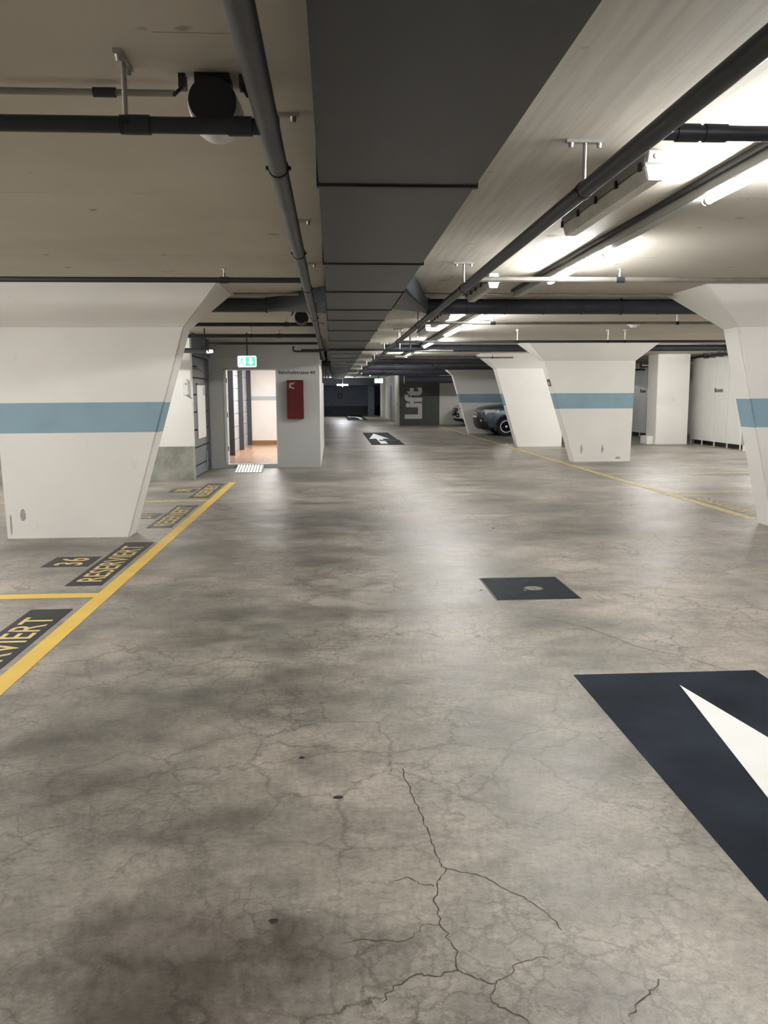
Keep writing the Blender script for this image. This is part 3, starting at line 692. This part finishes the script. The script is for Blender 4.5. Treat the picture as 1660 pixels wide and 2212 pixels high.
hidden_tube(7.9, 9.0, 20.7, 'added fill tube above the column front')  # unseen tube added to brighten the column and storage panels
hidden_tube(-4.6, -3.1, 13.4, 'added fill tube over the bay beside the slate door')  # unseen fill tube, added to lift the light in this bay
hidden_tube(10.4, 11.9, 20.4, 'added fill tube near the end of the storage front')  # added out of view as extra light on the storage front
hidden_tube(6.4, 7.9, 36.5, 'added fill tube over the bays by the white car')  # added fill tube, kept out of sight behind the pillars
def box_lamp(y0, y1, label, x=1.505):
    r = thing('box_lamp', (x, (y0 + y1) / 2, 2.54), label, 'lamp', 'unlit box lamps')
    q = lambda y, w0, w1, z0, z1: [(x - w0, y, z0), (x + w0, y, z0), (x + w1, y, z1), (x - w1, y, z1)]
    MB().loft([q(y0, .058, .048, 2.543, CEIL), q(y1, .058, .048, 2.543, CEIL)]).build('housing', M['housing'], r, bevel=.006)
    MB().loft([q(y0 + .03, .036, .053, 2.478, 2.541), q(y1 - .03, .036, .053, 2.478, 2.541)]).build('diffuser', M['diffuser'], r, bevel=.006)
    MB().loft([q(y0 - .004, .040, .056, 2.474, 2.541), q(y0 + .03, .040, .056, 2.474, 2.541)]).build('end_cap', M['cap'], r, bevel=.005)
    e = MB().loft([q(y0 - .012, .046, .040, 2.552, 2.602), q(y0, .046, .040, 2.552, 2.602)]).build('end_plate', M['cap'], r, bevel=.003)
    MB().cyl((x - .005, y0 - .018, 2.577), (x - .005, y0 - .012, 2.577), .013, n=14).build('screw_cap', M['steel'], e, smooth=True)
    for k in range(5):
        y = y0 + .05 + (y1 - y0 - .1) * k / 4
        for s in (-1, 1):
            MB().box((x + s * .060 - .006, y - .012, 2.525), (x + s * .060 + .006, y + .012, 2.562)).build('clip', M['black' if s < 0 else 'steel'], r)
    return r
bl = box_lamp(3.98, 5.42, 'large unlit box lamp with pale end cap beside the thick dark pipe')
box_lamp(7.95, 9.25, 'second unlit box lamp, just before the nearest cross duct')
box_lamp(11.3, 12.7, 'unlit box lamp just past the nearest cross duct')
box_lamp(13.3, 14.55, 'small unlit box lamp, fourth one down the aisle')
r = thing('smoke_detector', (4.9, 13.7, CEIL), 'small white detector on the ceiling in front of the pillar with the red sign', 'detector')
MB().cyl((4.9, 13.7, CEIL - .02), (4.9, 13.7, CEIL), .10, n=24).build('base', M['cap'], r, smooth=True)
MB().cyl((4.9, 13.7, CEIL - .055), (4.9, 13.7, CEIL - .02), .045, .07, n=24).build('chamber', M['cap'], r, smooth=True)
r = thing('ceiling_junction_box', (-.18, 22, 2.3), 'black junction box with hanging conduits past the corner of the grey wall', 'junction box')
B((-.30, 21.9, 2.22), (-.04, 22.1, 2.36)).build('box', M['black'], r, bevel=.01)
MB().cyl((-.17, 22, 2.36), (-.17, 22, CEIL), .03, n=12).build('stem', M['black'], r, smooth=True)
for dx, z0 in ((-.08, 1.80), (-.01, 1.92), (.06, 1.84)):
    MB().cyl((-.17 + dx, 22, z0), (-.17 + dx, 22, 2.22), .018, n=10).build('conduit', M['pipe'], r, smooth=True)
# hanging lamp by the recess
r = thing('hanging_lamp', (-2.25, 14.5, 2.24), 'dark hanging lamp with a bright end above the slate door', 'lamp')
MB().loft([[(x, 14.44, 2.205), (x, 14.56, 2.205), (x, 14.54, 2.285), (x, 14.46, 2.285)] for x in (-3.3, -2.05)]).build('housing', M['frame_dark'], r, bevel=.008)
MB().loft([[(x, 14.435 + o, 2.20 + o), (x, 14.565 - o, 2.20 + o), (x, 14.545 - o, 2.265 - o), (x, 14.455 + o, 2.265 - o)] for x, o in ((-2.10, 0), (-2.0, .012))]).build('end_lens', M['lampglow'], r, bevel=.006)
MB().cyl((-2.13, 14.5, 2.28), (-2.13, 14.5, CEIL), .012, n=12).build('rod', M['black'], r, smooth=True)
MB().cyl((-3.0, 14.5, 2.28), (-3.0, 14.5, CEIL), .012, n=12).build('rod', M['black'], r, smooth=True)
# far lamp
r = thing('far_lamp', (.64, 55, 2.1), 'lone bright lamp before the dark end wall', 'lamp')
B((.28, 54.9, 2.085), (1.0, 55.1, 2.16)).build('cover', M['farglow'], r, bevel=.02)
MB().cyl((.64, 55, 1.99), (.64, 55, 2.085), .01, .07, n=14).build('spike', M['lampglow'], r, smooth=True)
MB().cyl((.64, 55, 2.16), (.64, 55, CEIL), .02, n=12).build('rod', M['black'], r, smooth=True)

# ------------------------------------------------------------------ lobby front objects
ex = thing('exit_sign', (-1.53, 15.5, 2.0), 'lit green and white exit sign hanging in front of the doorway', 'sign')
B((-1.70, 15.47, 2.0), (-1.365, 15.53, 2.20)).build('housing', M['exit_white'], ex, bevel=.012)
B((-1.553, 15.462, 2.018), (-1.385, 15.47, 2.182)).build('arrow_panel', M['exit_green'], ex)
MB().prism([(-1.465, 15.456, 2.035), (-1.415, 15.456, 2.095), (-1.445, 15.456, 2.095), (-1.445, 15.456, 2.165), (-1.485, 15.456, 2.165), (-1.485, 15.456, 2.095), (-1.515, 15.456, 2.095)], (0, .006, 0)).build('arrow', M['exit_white'], ex)
man = MB().cyl((-1.617, 15.462, 2.160), (-1.617, 15.469, 2.160), .013, n=12)
for a, b in (((-1.622, 2.145), (-1.632, 2.095)), ((-1.632, 2.095), (-1.602, 2.07)), ((-1.602, 2.07), (-1.612, 2.035)), ((-1.632, 2.095), (-1.655, 2.065)), ((-1.655, 2.065), (-1.68, 2.06)), ((-1.622, 2.14), (-1.592, 2.12)), ((-1.622, 2.14), (-1.655, 2.12))):
    d = Vector((b[0] - a[0], 0, b[1] - a[1])).normalized(); n_ = Vector((-d.z, 0, d.x)) * .008
    A, Bv = Vector((a[0], 15.463, a[1])), Vector((b[0], 15.463, b[1]))
    man.prism([A - n_, A + n_, Bv + n_, Bv - n_], (0, .006, 0))
man.build('pictogram', M['exit_green'], ex)
MB().cyl((-1.53, 15.5, 2.20), (-1.53, 15.5, CEIL), .012, n=12).build('rod', M['black'], ex, smooth=True)
hc = thing('fire_hose_cabinet', (-.77, FW - .09, 1.0), 'dark red hose cabinet on the grey wall beside the doorway', 'cabinet')
B((-.935, FW - .18, 1.01), (-.60, FW + .004, 1.80)).build('body', M['red'], hc, bevel=.008)
dd = B((-.93, FW - .192, 1.016), (-.605, FW - .181, 1.794)).build('door', M['red'], hc, bevel=.004)
ic = MB(); cx, cz, yy = -.845, 1.70, FW - .1935
for k in range(18):
    t0, t1 = 2 * math.pi * k / 22, 2 * math.pi * (k + 1) / 22
    ic.prism([(cx + q * math.cos(t), yy, cz + q * math.sin(t)) for q, t in ((.035, t0), (.044, t0), (.044, t1), (.035, t1))], (0, .001, 0))
for a, b in (((cx - .02, cz - .02), (cx + .01, cz + .03)), ((cx - .045, cz - .065), (cx + .0, cz - .035)), ((cx + .01, cz - .04), (cx + .03, cz - .07)), ((cx + .03, cz - .07), (cx + .065, cz - .06)), ((cx + .04, cz + .03), (cx + .07, cz + .055))):
    d = Vector((b[0] - a[0], 0, b[1] - a[1])).normalized(); n_ = Vector((-d.z, 0, d.x)) * .006
    A, Bv = Vector((a[0], yy, a[1])), Vector((b[0], yy, b[1])); ic.prism([A - n_, A + n_, Bv + n_, Bv - n_], (0, .001, 0))
ic.build('symbol', M['icon'], dd)
sl = thing('street_lettering', (-.73, FW, 1.96), 'small black wall lettering reading Bahnhofstrasse 40 above the red cabinet', 'lettering')
text_mb('Bahnhofstrasse', (-1.105, FW + .001, 1.925), (1, 0, 0), (0, 0, 1), .615, .068, .003, .024, 1.1).build('name_lettering', M['ink'], sl)
text_mb('40', (-.462, FW + .001, 1.925), (1, 0, 0), (0, 0, 1), .102, .062, .003, .024, 1.1).build('number_lettering', M['ink'], sl)
tag(B((-.79, FW - .012, 2.19), (-.58, FW + .004, 2.33)).build('cover_plate', M['grey_wall'], bevel=.003), 'blank square cover plate high on the grey wall above the lettering', 'cover plate')
rp = MB(); n = 9
prof = [(-1.395 - .53 * k / (2 * n), (.012 if k % 2 else .026)) for k in range(2 * n + 1)]
ra = [(x, 16.45, .002 + z * .4) for x, z in prof]; rb = [(x - .05, FW - .002, .05 + z) for x, z in prof]
tp = thing('threshold_ramp', (-1.67, 17.0, 0), 'ribbed pale metal ramp on the floor in front of the doorway', 'ramp')
mb = MB()
for k in range(2 * n):
    mb.add([ra[k], ra[k + 1], rb[k + 1], rb[k]], [(0, 1, 2, 3)])
bot = MB(); bot.add([(ra[0][0], 16.45, .001), (ra[-1][0], 16.45, .001), (rb[-1][0], FW - .002, .001), (rb[0][0], FW - .002, .001), ra[0], ra[-1], rb[-1], rb[0]], [(0, 3, 2, 1), (0, 1, 5, 4), (1, 2, 6, 5), (2, 3, 7, 6), (3, 0, 4, 7)])
mb.build('ribbed_top', M['alu'], tp); bot.build('edge_frame', M['steel'], tp)
nb = thing('notice_board', (-2.50, 16.35, .71), 'tall white notice hung on the slate panelled door', 'notice')
B((-2.515, 15.86, .70), (-2.495, 16.80, 1.69)).build('board', M['paper'], nb, bevel=.003)
B((-2.515, 15.84, 1.69), (-2.487, 16.82, 1.72)).build('top_rail', M['frame_dark'], nb)
B((-2.494, 16.55, 1.50), (-2.488, 16.76, 1.66)).build('clip', M['rail'], nb)
wc = thing('wall_casing', (-2.585, 15.15, 1.5), 'rounded pale casing on the white wall between big pillar and slate door', 'casing')
MB().loft([[(-2.585 + q * math.cos(t) * .045, y, 1.645 + math.sin(t) * .045 * q + (.10 if math.sin(t) > 0 else -.10)) for t in [2 * math.pi * (k + .5) / 24 for k in range(24)]] for y, q in ((15.2, 1.0), (15.14, 1.0), (15.12, .8))]).build('body', M['cap'], wc, smooth=True)
MB().cyl((-2.575, 15.112, 1.70), (-2.575, 15.122, 1.70), .012, n=12).build('keyhole', M['black'], wc)
MB().tube([(-2.57, 15.14, 1.53), (-2.55, 15.15, 1.49), (-2.51, 15.17, 1.46), (-2.485, 15.19, 1.45)], .006, 8).build('cable', M['black'], wc)
# ------------------------------------------------------------------ far signs
tag(text_mb('Lift', (4.40, 41.6, .30), (0, 0, 1), (-1, 0, 0), 1.53, .88, .006, .045, 1.02).build('lift_sign', M['icon']), 'big white sideways word Lift on the dark olive wall', 'lettering')
rg = thing('round_sign', (.53, YF - .02, 1.42), 'dark ring-shaped sign on the slate end wall', 'sign')
mb = MB()
for k in range(28):
    t0, t1 = 2 * math.pi * k / 28, 2 * math.pi * (k + 1) / 28
    mb.prism([(.53 + q * math.cos(t), YF - .02, 1.42 + q * math.sin(t)) for q, t in ((.10, t0), (.18, t0), (.18, t1), (.10, t1))], (0, .018, 0))
mb.build('ring', M['black'], rg)
for xs, ys, lab in ((3.222, 42.4, 'dark vertical lettering on the cream pier beside the Lift wall'), (3.222, 56.5, 'dark vertical lettering on the far cream pier')):
    tag(text_mb('Bahnhofstrasse', (xs - .001, ys, .95), (0, 0, 1), (0, 1, 0), 1.1, .35, .003, .02).build('pier_lettering', M['ink']), lab, 'lettering', 'vertical pier lettering')
r = thing('far_column', (2.72, 60.5, 0), 'slate column standing before the dark end wall', 'column')
MB().box((2.5, 60.3, 0), (2.95, 60.9, CEIL)).build('shaft', M['door_grey'], r, bevel=.01)
ex2 = thing('exit_sign', (2.4, 46.5, 2.1), 'tiny lit exit sign far down the aisle beside the cream wall', 'sign')
B((2.3, 46.5, 2.12), (2.75, 46.6, 2.36)).build('housing', M['exit_white'], ex2, bevel=.01)
MB().cyl((2.5, 46.55, 2.36), (2.5, 46.55, CEIL), .02, n=10).build('rod', M['black'], ex2)

# ------------------------------------------------------------------ right side: column, storage fronts, corrugated ducts
cl = thing('square_column', (9.9, 24.5, 0), 'plain white square column in front of the storage panels', 'column')
B((9.40, 24.12, 0), (10.35, 24.9, CEIL)).build('shaft', M['white'], cl, bevel=.01)
B((9.22, 24.3, 0), (9.40, 24.85, .24)).build('plinth', M['white'], cl, bevel=.008)
B((9.86, 24.108, 1.27), (9.94, 24.12, 1.37)).build('socket', M['cap'], cl, bevel=.003)
def storage(y0, y1, ny, label, text):
    r = thing('storage_front', (10.75, (y0 + y1) / 2, 0), label, 'storage panel', 'white storage fronts')
    for k in range(ny):
        a = y0 + (y1 - y0) * k / ny; b = y0 + (y1 - y0) * (k + 1) / ny
        B((10.70, a + .006, .13), (10.74, b - .006, 2.50)).build('panel', M['panel'], r, bevel=.004)
    B((10.745, y0, .13), (10.80, y1, 2.48)).build('backing', M['rail'], r)
    for k in range(ny + 1):
        y = min(max(y0 + (y1 - y0) * k / ny, y0 + .04), y1 - .04)
        MB().cyl((10.73, y, 0), (10.73, y, .13), .02, n=12).build('foot', M['cap'], r, smooth=True)
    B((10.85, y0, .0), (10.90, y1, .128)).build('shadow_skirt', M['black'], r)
    mid = (y0 + y1) / 2
    text_mb(text, (10.698, text_y[0], 1.51), (0, -1, 0), (0, 0, 1), text_y[1], .12, .003, .02).build('lettering', M['ink'], r)
text_y = (23.23, .52); storage(21.6, 24.75, 4, 'white storage front with small dark lettering beyond the white column', 'Boxen')
text_y = (29.0, .52); storage(28.2, 30.6, 3, 'narrow strip of white storage front behind the metal corrugated duct', 'Boxen')
def corr(x, y, label, dark_top=1.35):
    r = thing('corrugated_duct', (x, y, 0), label, 'duct', 'corrugated upright ducts')
    def rib(z0, z1, n_):
        rings = []
        for k in range(n_ * 2 + 1):
            z = z0 + (z1 - z0) * k / (n_ * 2); q = .085 if k % 2 else .097
            rings.append([(x + q * math.cos(t), y + q * math.sin(t), z) for t in [2 * math.pi * j / 20 for j in range(20)]])
        return MB().loft(rings)
    MB().box((x - .125, y - .125, 0.06), (x + .125, y + .125, .16)).build('base', M['black'], r, bevel=.01)
    MB().cyl((x, y, 0), (x, y, .06), .04, n=12).build('foot', M['cap'], r)
    rib(.16, dark_top, 12).build('lower_sleeve', M['corr_dark'], r, smooth=True)
    rib(dark_top, 2.30, 12).build('upper_sleeve', M['corr'], r, smooth=True)
    pts = [(x, y, 2.30)] + [(x - .12 + .12 * math.cos(t), y - .12 * math.sin(t) * .3, 2.30 + .12 * math.sin(t)) for t in (.4, .8, 1.2, 1.57)] + [(x - .33, y - .04, 2.42)]
    MB().tube(pts, .095, 20).build('elbow', M['bright_steel'], r, smooth=True)
    MB().cyl((x - .35, y - .04, 2.42), (x - .33, y - .04, 2.42), .11, n=20).build('collar', M['bright_steel'], r, smooth=True)
    MB().box((x - .52, y - .1, 2.24), (x - .22, y + .02, 2.30)).build('bracket', M['black'], r)
    MB().cyl((x + .16, y, .2), (x + .16, y, 2.4), .02, n=12).build('side_pipe', M['steel'], r, smooth=True)
corr(10.62, 27.9, 'corrugated metal duct with shiny elbow between pillar and white column')
corr(11.05, 21.35, 'grey corrugated duct at the end of the storage front, mostly behind a pillar')
cb = thing('cable_bundle', (10.6, 23, 2.5), 'dark cables and clamps along the top of the storage front', 'cables')
MB().tube([(10.62, 21.5 + .3 * k, 2.535 + .02 * math.sin(k * 1.7)) for k in range(12)], .022, 10).build('cable', M['black'], cb, smooth=True)
MB().tube([(10.58, 21.4 + .3 * k, 2.50 + .03 * math.sin(k * 2.3 + 1)) for k in range(9)], .014, 10).build('cable', M['black'], cb, smooth=True)
for k in range(5):
    B((10.56, 21.7 + .5 * k, 2.47), (10.66, 21.76 + .5 * k, CEIL)).build('clamp', M['duct_flange'], cb)
tag(B((10.55, 20.6, 0), (10.95, 21.15, .16)).build('low_kerb', M['white'], bevel=.008), 'low white block on the floor at the end of the storage front', 'block')

# ------------------------------------------------------------------ cars (nose towards the aisle, -x)
def car(x0, yc, sz, paint_m, label, wheel_r=.335, sy=1.0, skirt=4):
    r = thing('car', (x0 + 2.1, yc, 0), label, 'car')
    lv = [(.24, .14, 4.16, .80), (.30, .07, 4.22, .85), (.37, .04, 4.26, .88), (.44, .02, 4.28, .89), (.51, .005, 4.3, .90), (.58, 0, 4.3, .905), (.65, 0, 4.3, .905), (.71, .005, 4.3, .905), (.77, .02, 4.3, .905), (.83, .035, 4.29, .90), (.89, .055, 4.28, .895), (.94, .085, 4.27, .885), (.99, .14, 4.26, .87), (1.035, .27, 4.24, .855), (1.075, .52, 4.23, .835), (1.115, .88, 4.2, .81),
          (1.16, 1.22, 4.19, .785), (1.27, 1.44, 4.13, .745), (1.38, 1.66, 4.03, .70), (1.48, 1.88, 3.92, .655), (1.54, 2.05, 3.82, .62), (1.58, 2.25, 3.7, .57), (1.605, 2.55, 3.5, .47)]
    FA, SD, RA = 12, 64, 8
    def half(xn, xr, w):
        pts = []
        cf = .62 if w > .7 else .4
        for k in range(FA):
            t = k / FA * math.pi / 2; pts.append((xn + cf * (1 - math.cos(t) ** .75), w * math.sin(t) ** .62))
        for k in range(SD): pts.append((xn + cf + (xr - .35 - xn - cf) * k / (SD - 1), w))
        for k in range(1, RA + 1):
            t = k / RA * math.pi / 2; pts.append((xr - .35 * (1 - math.sin(t) ** .8), w * max(0, math.cos(t)) ** .6))
        return pts
    R = []
    for z, xn, xr, w in lv:
        h = half(xn, xr, w)
        ring = h + [(x, -y) for x, y in h[-2:0:-1]]
        R.append([Vector((x0 + x, yc + y * sy, z * sz)) for x, y in ring])
    n = len(R[0]); H = FA + SD + RA
    wheels = [(1.0, wheel_r), (3.55, wheel_r)]
    body = MB(); vs = [p for q in R for p in q]; fs = []
    for i in range(len(R) - 1):
        for j in range(n):
            k = (j + 1) % n; q = (i * n + j, i * n + k, (i + 1) * n + k, (i + 1) * n + j)
            c = sum((vs[a] for a in q), Vector()) / 4
            if abs(c.y - yc) > .55 and any((c.x - x0 - wx) ** 2 + (c.z - wr) ** 2 < (wr + .055) ** 2 for wx, wr in wheels): continue
            fs.append(q)
    fs += [tuple((len(R) - 1) * n + j for j in range(n))]
    body.add(vs, fs); body.build('body', paint_m, r, smooth=True)
    MB().box((x0 + .3, yc - .62 * sy, .20), (x0 + 4.0, yc + .62 * sy, .6)).build('underbody', M['trim'], r)
    def patch(i0, i1, js, off, name, mat):
        c0 = Vector((x0 + 2.1, yc, .7)); mb = MB(); pv = []
        for i in range(i0, i1 + 1):
            for j in js:
                p = R[i][j % n]; a, b = R[i][(j - 1) % n], R[i][(j + 1) % n]
                tg = (b - a); nr = Vector((tg.y, -tg.x, 0)).normalized()
                if nr.dot(p - c0) < 0: nr = -nr
                pv.append(p + (nr + Vector((0, 0, .35))).normalized() * off)
        m_ = len(js)
        mb.add(pv, [(a * m_ + b, a * m_ + b + 1, (a + 1) * m_ + b + 1, (a + 1) * m_ + b) for a in range(i1 - i0) for b in range(m_ - 1)])
        mb.build(name, mat, r, smooth=True)
    neg = lambda a: [-q for q in a]
    patch(16, 20, list(range(-9, 10)), .004, 'windscreen', M['glass'])
    for s in (1, -1):
        patch(17, 20, [s * q for q in range(16, 38)], .004, 'side_window', M['glass'])
        patch(17, 20, [s * q for q in range(40, 62)], .004, 'side_window', M['glass'])
        patch(9, 11, [s * q for q in range(6, 14)], .010, 'headlight', M['lens'])
        patch(3, 6, [s * q for q in range(4, 8)], .012, 'fog_light_surround', M['trim'])
        patch(4, 5, [s * q for q in range(5, 7)], .018, 'fog_light', M['lens'])
        patch(0, 1, [s * q for q in range(8, 76)], .008, 'sill', M['trim'])
        patch(7, 8, [s * q for q in range(7, 9)], .010, 'reflector', M['chrome'])
    patch(4, 10, list(range(-5, 6)), .010, 'grille', M['trim'])
    patch(8, 9, list(range(-6, 7)), .016, 'chrome_bar', M['chrome'])
    patch(0, skirt, list(range(-9, 10)), .008, 'bumper_skirt', M['trim'])
    patch(6, 7, [-2, -1, 0, 1, 2], .022, 'number_plate', M['cap'])
    patch(17, 20, list(range(H - 6, H + 6)), .004, 'rear_window', M['glass'])
    for wx, wr in wheels:
        for s in (-1, 1):
            yo = yc + s * .895 * sy; yi = yc + s * .66 * sy
            ar = MB()
            for k in range(24):
                t0, t1 = math.pi * (-.12 + 1.24 * k / 24), math.pi * (-.12 + 1.24 * (k + 1) / 24)
                ar.prism([(x0 + wx + q * math.cos(t), yo + s * .012, wr + q * math.sin(t)) for q, t in ((wr + .03, t0), (wr + .095, t0), (wr + .095, t1), (wr + .03, t1))], (0, -s * .05, 0))
            ar.build('wheel_arch', M['trim'], r)
            wl = MB()
            prof = [(yi, wr * .62), (yi, wr * .93), (yi + s * .03, wr), (yo - s * .05, wr), (yo - s * .015, wr * .94), (yo - s * .02, wr * .66)]
            wl.loft([[(x0 + wx + q * math.cos(t), y, wr + q * math.sin(t)) for t in [2 * math.pi * k / 32 for k in range(32)]] for y, q in prof])
            w_o = wl.build('wheel', M['tyre'], r, smooth=True)
            rm = MB().cyl((x0 + wx, yo - s * .07, wr), (x0 + wx, yo - s * .06, wr), wr * .64, n=28, mi=1)
            for k in range(24):
                t0, t1 = 2 * math.pi * k / 24, 2 * math.pi * (k + 1) / 24
                rm.prism([(x0 + wx + q * math.cos(t), yo - s * .018, wr + q * math.sin(t)) for q, t in ((wr * .57, t0), (wr * .66, t0), (wr * .66, t1), (wr * .57, t1))], (0, -s * .04, 0))
            for k in range(5):
                t = 2 * math.pi * k / 5 + .3; d = Vector((math.cos(t), 0, math.sin(t))); p = Vector((-d.z, 0, d.x)); c = Vector((x0 + wx, yo - s * .02, wr))
                for o in (-.045, .045):
                    rm.prism([c + d * .03 + p * (o * .4 - .018), c + d * .03 + p * (o * .4 + .018), c + d * wr * .6 + p * (o + .018), c + d * wr * .6 + p * (o - .018)], (0, -s * .03, 0))
            rm.cyl((x0 + wx, yo - s * .05, wr), (x0 + wx, yo - s * .012, wr), .045, n=18)
            rm.build('rim', [M['alloy'], M['trim']], w_o)
    for s in (-1, 1):
        MB().box((x0 + 1.42, yc + s * .80 * sy, 1.10 * sz), (x0 + 1.56, yc + s * 1.0 * sy, 1.22 * sz)).build('mirror', paint_m, r, bevel=.02)
    return r
car(5.20, 30.85, 1.0, M['suv'], 'dark blue-grey SUV parked nose-out between two far pillars')
car(5.75, 40.35, .93, M['whitecar'], 'white car with its nose peeping past the small distant pillar', skirt=2)

# ------------------------------------------------------------------ render settings
for o in bpy.data.objects:
    if '_o' in o: del o['_o']
w = bpy.data.worlds.new('world'); scn.world = w; w.use_nodes = True
w.node_tree.nodes['Background'].inputs[0].default_value = (.8, .85, .9, 1); w.node_tree.nodes['Background'].inputs[1].default_value = 0.0
cy = scn.cycles; cy.max_bounces = 6; cy.diffuse_bounces = 5; cy.glossy_bounces = 3; cy.transmission_bounces = 2; cy.use_adaptive_sampling = True; cy.adaptive_threshold = .06
vs_ = scn.view_settings
scn.display_settings.display_device = 'sRGB'
vs_.view_transform = 'Standard'; vs_.look = 'None'; vs_.exposure = 0.02; vs_.gamma = 1.0; vs_.use_curve_mapping = False
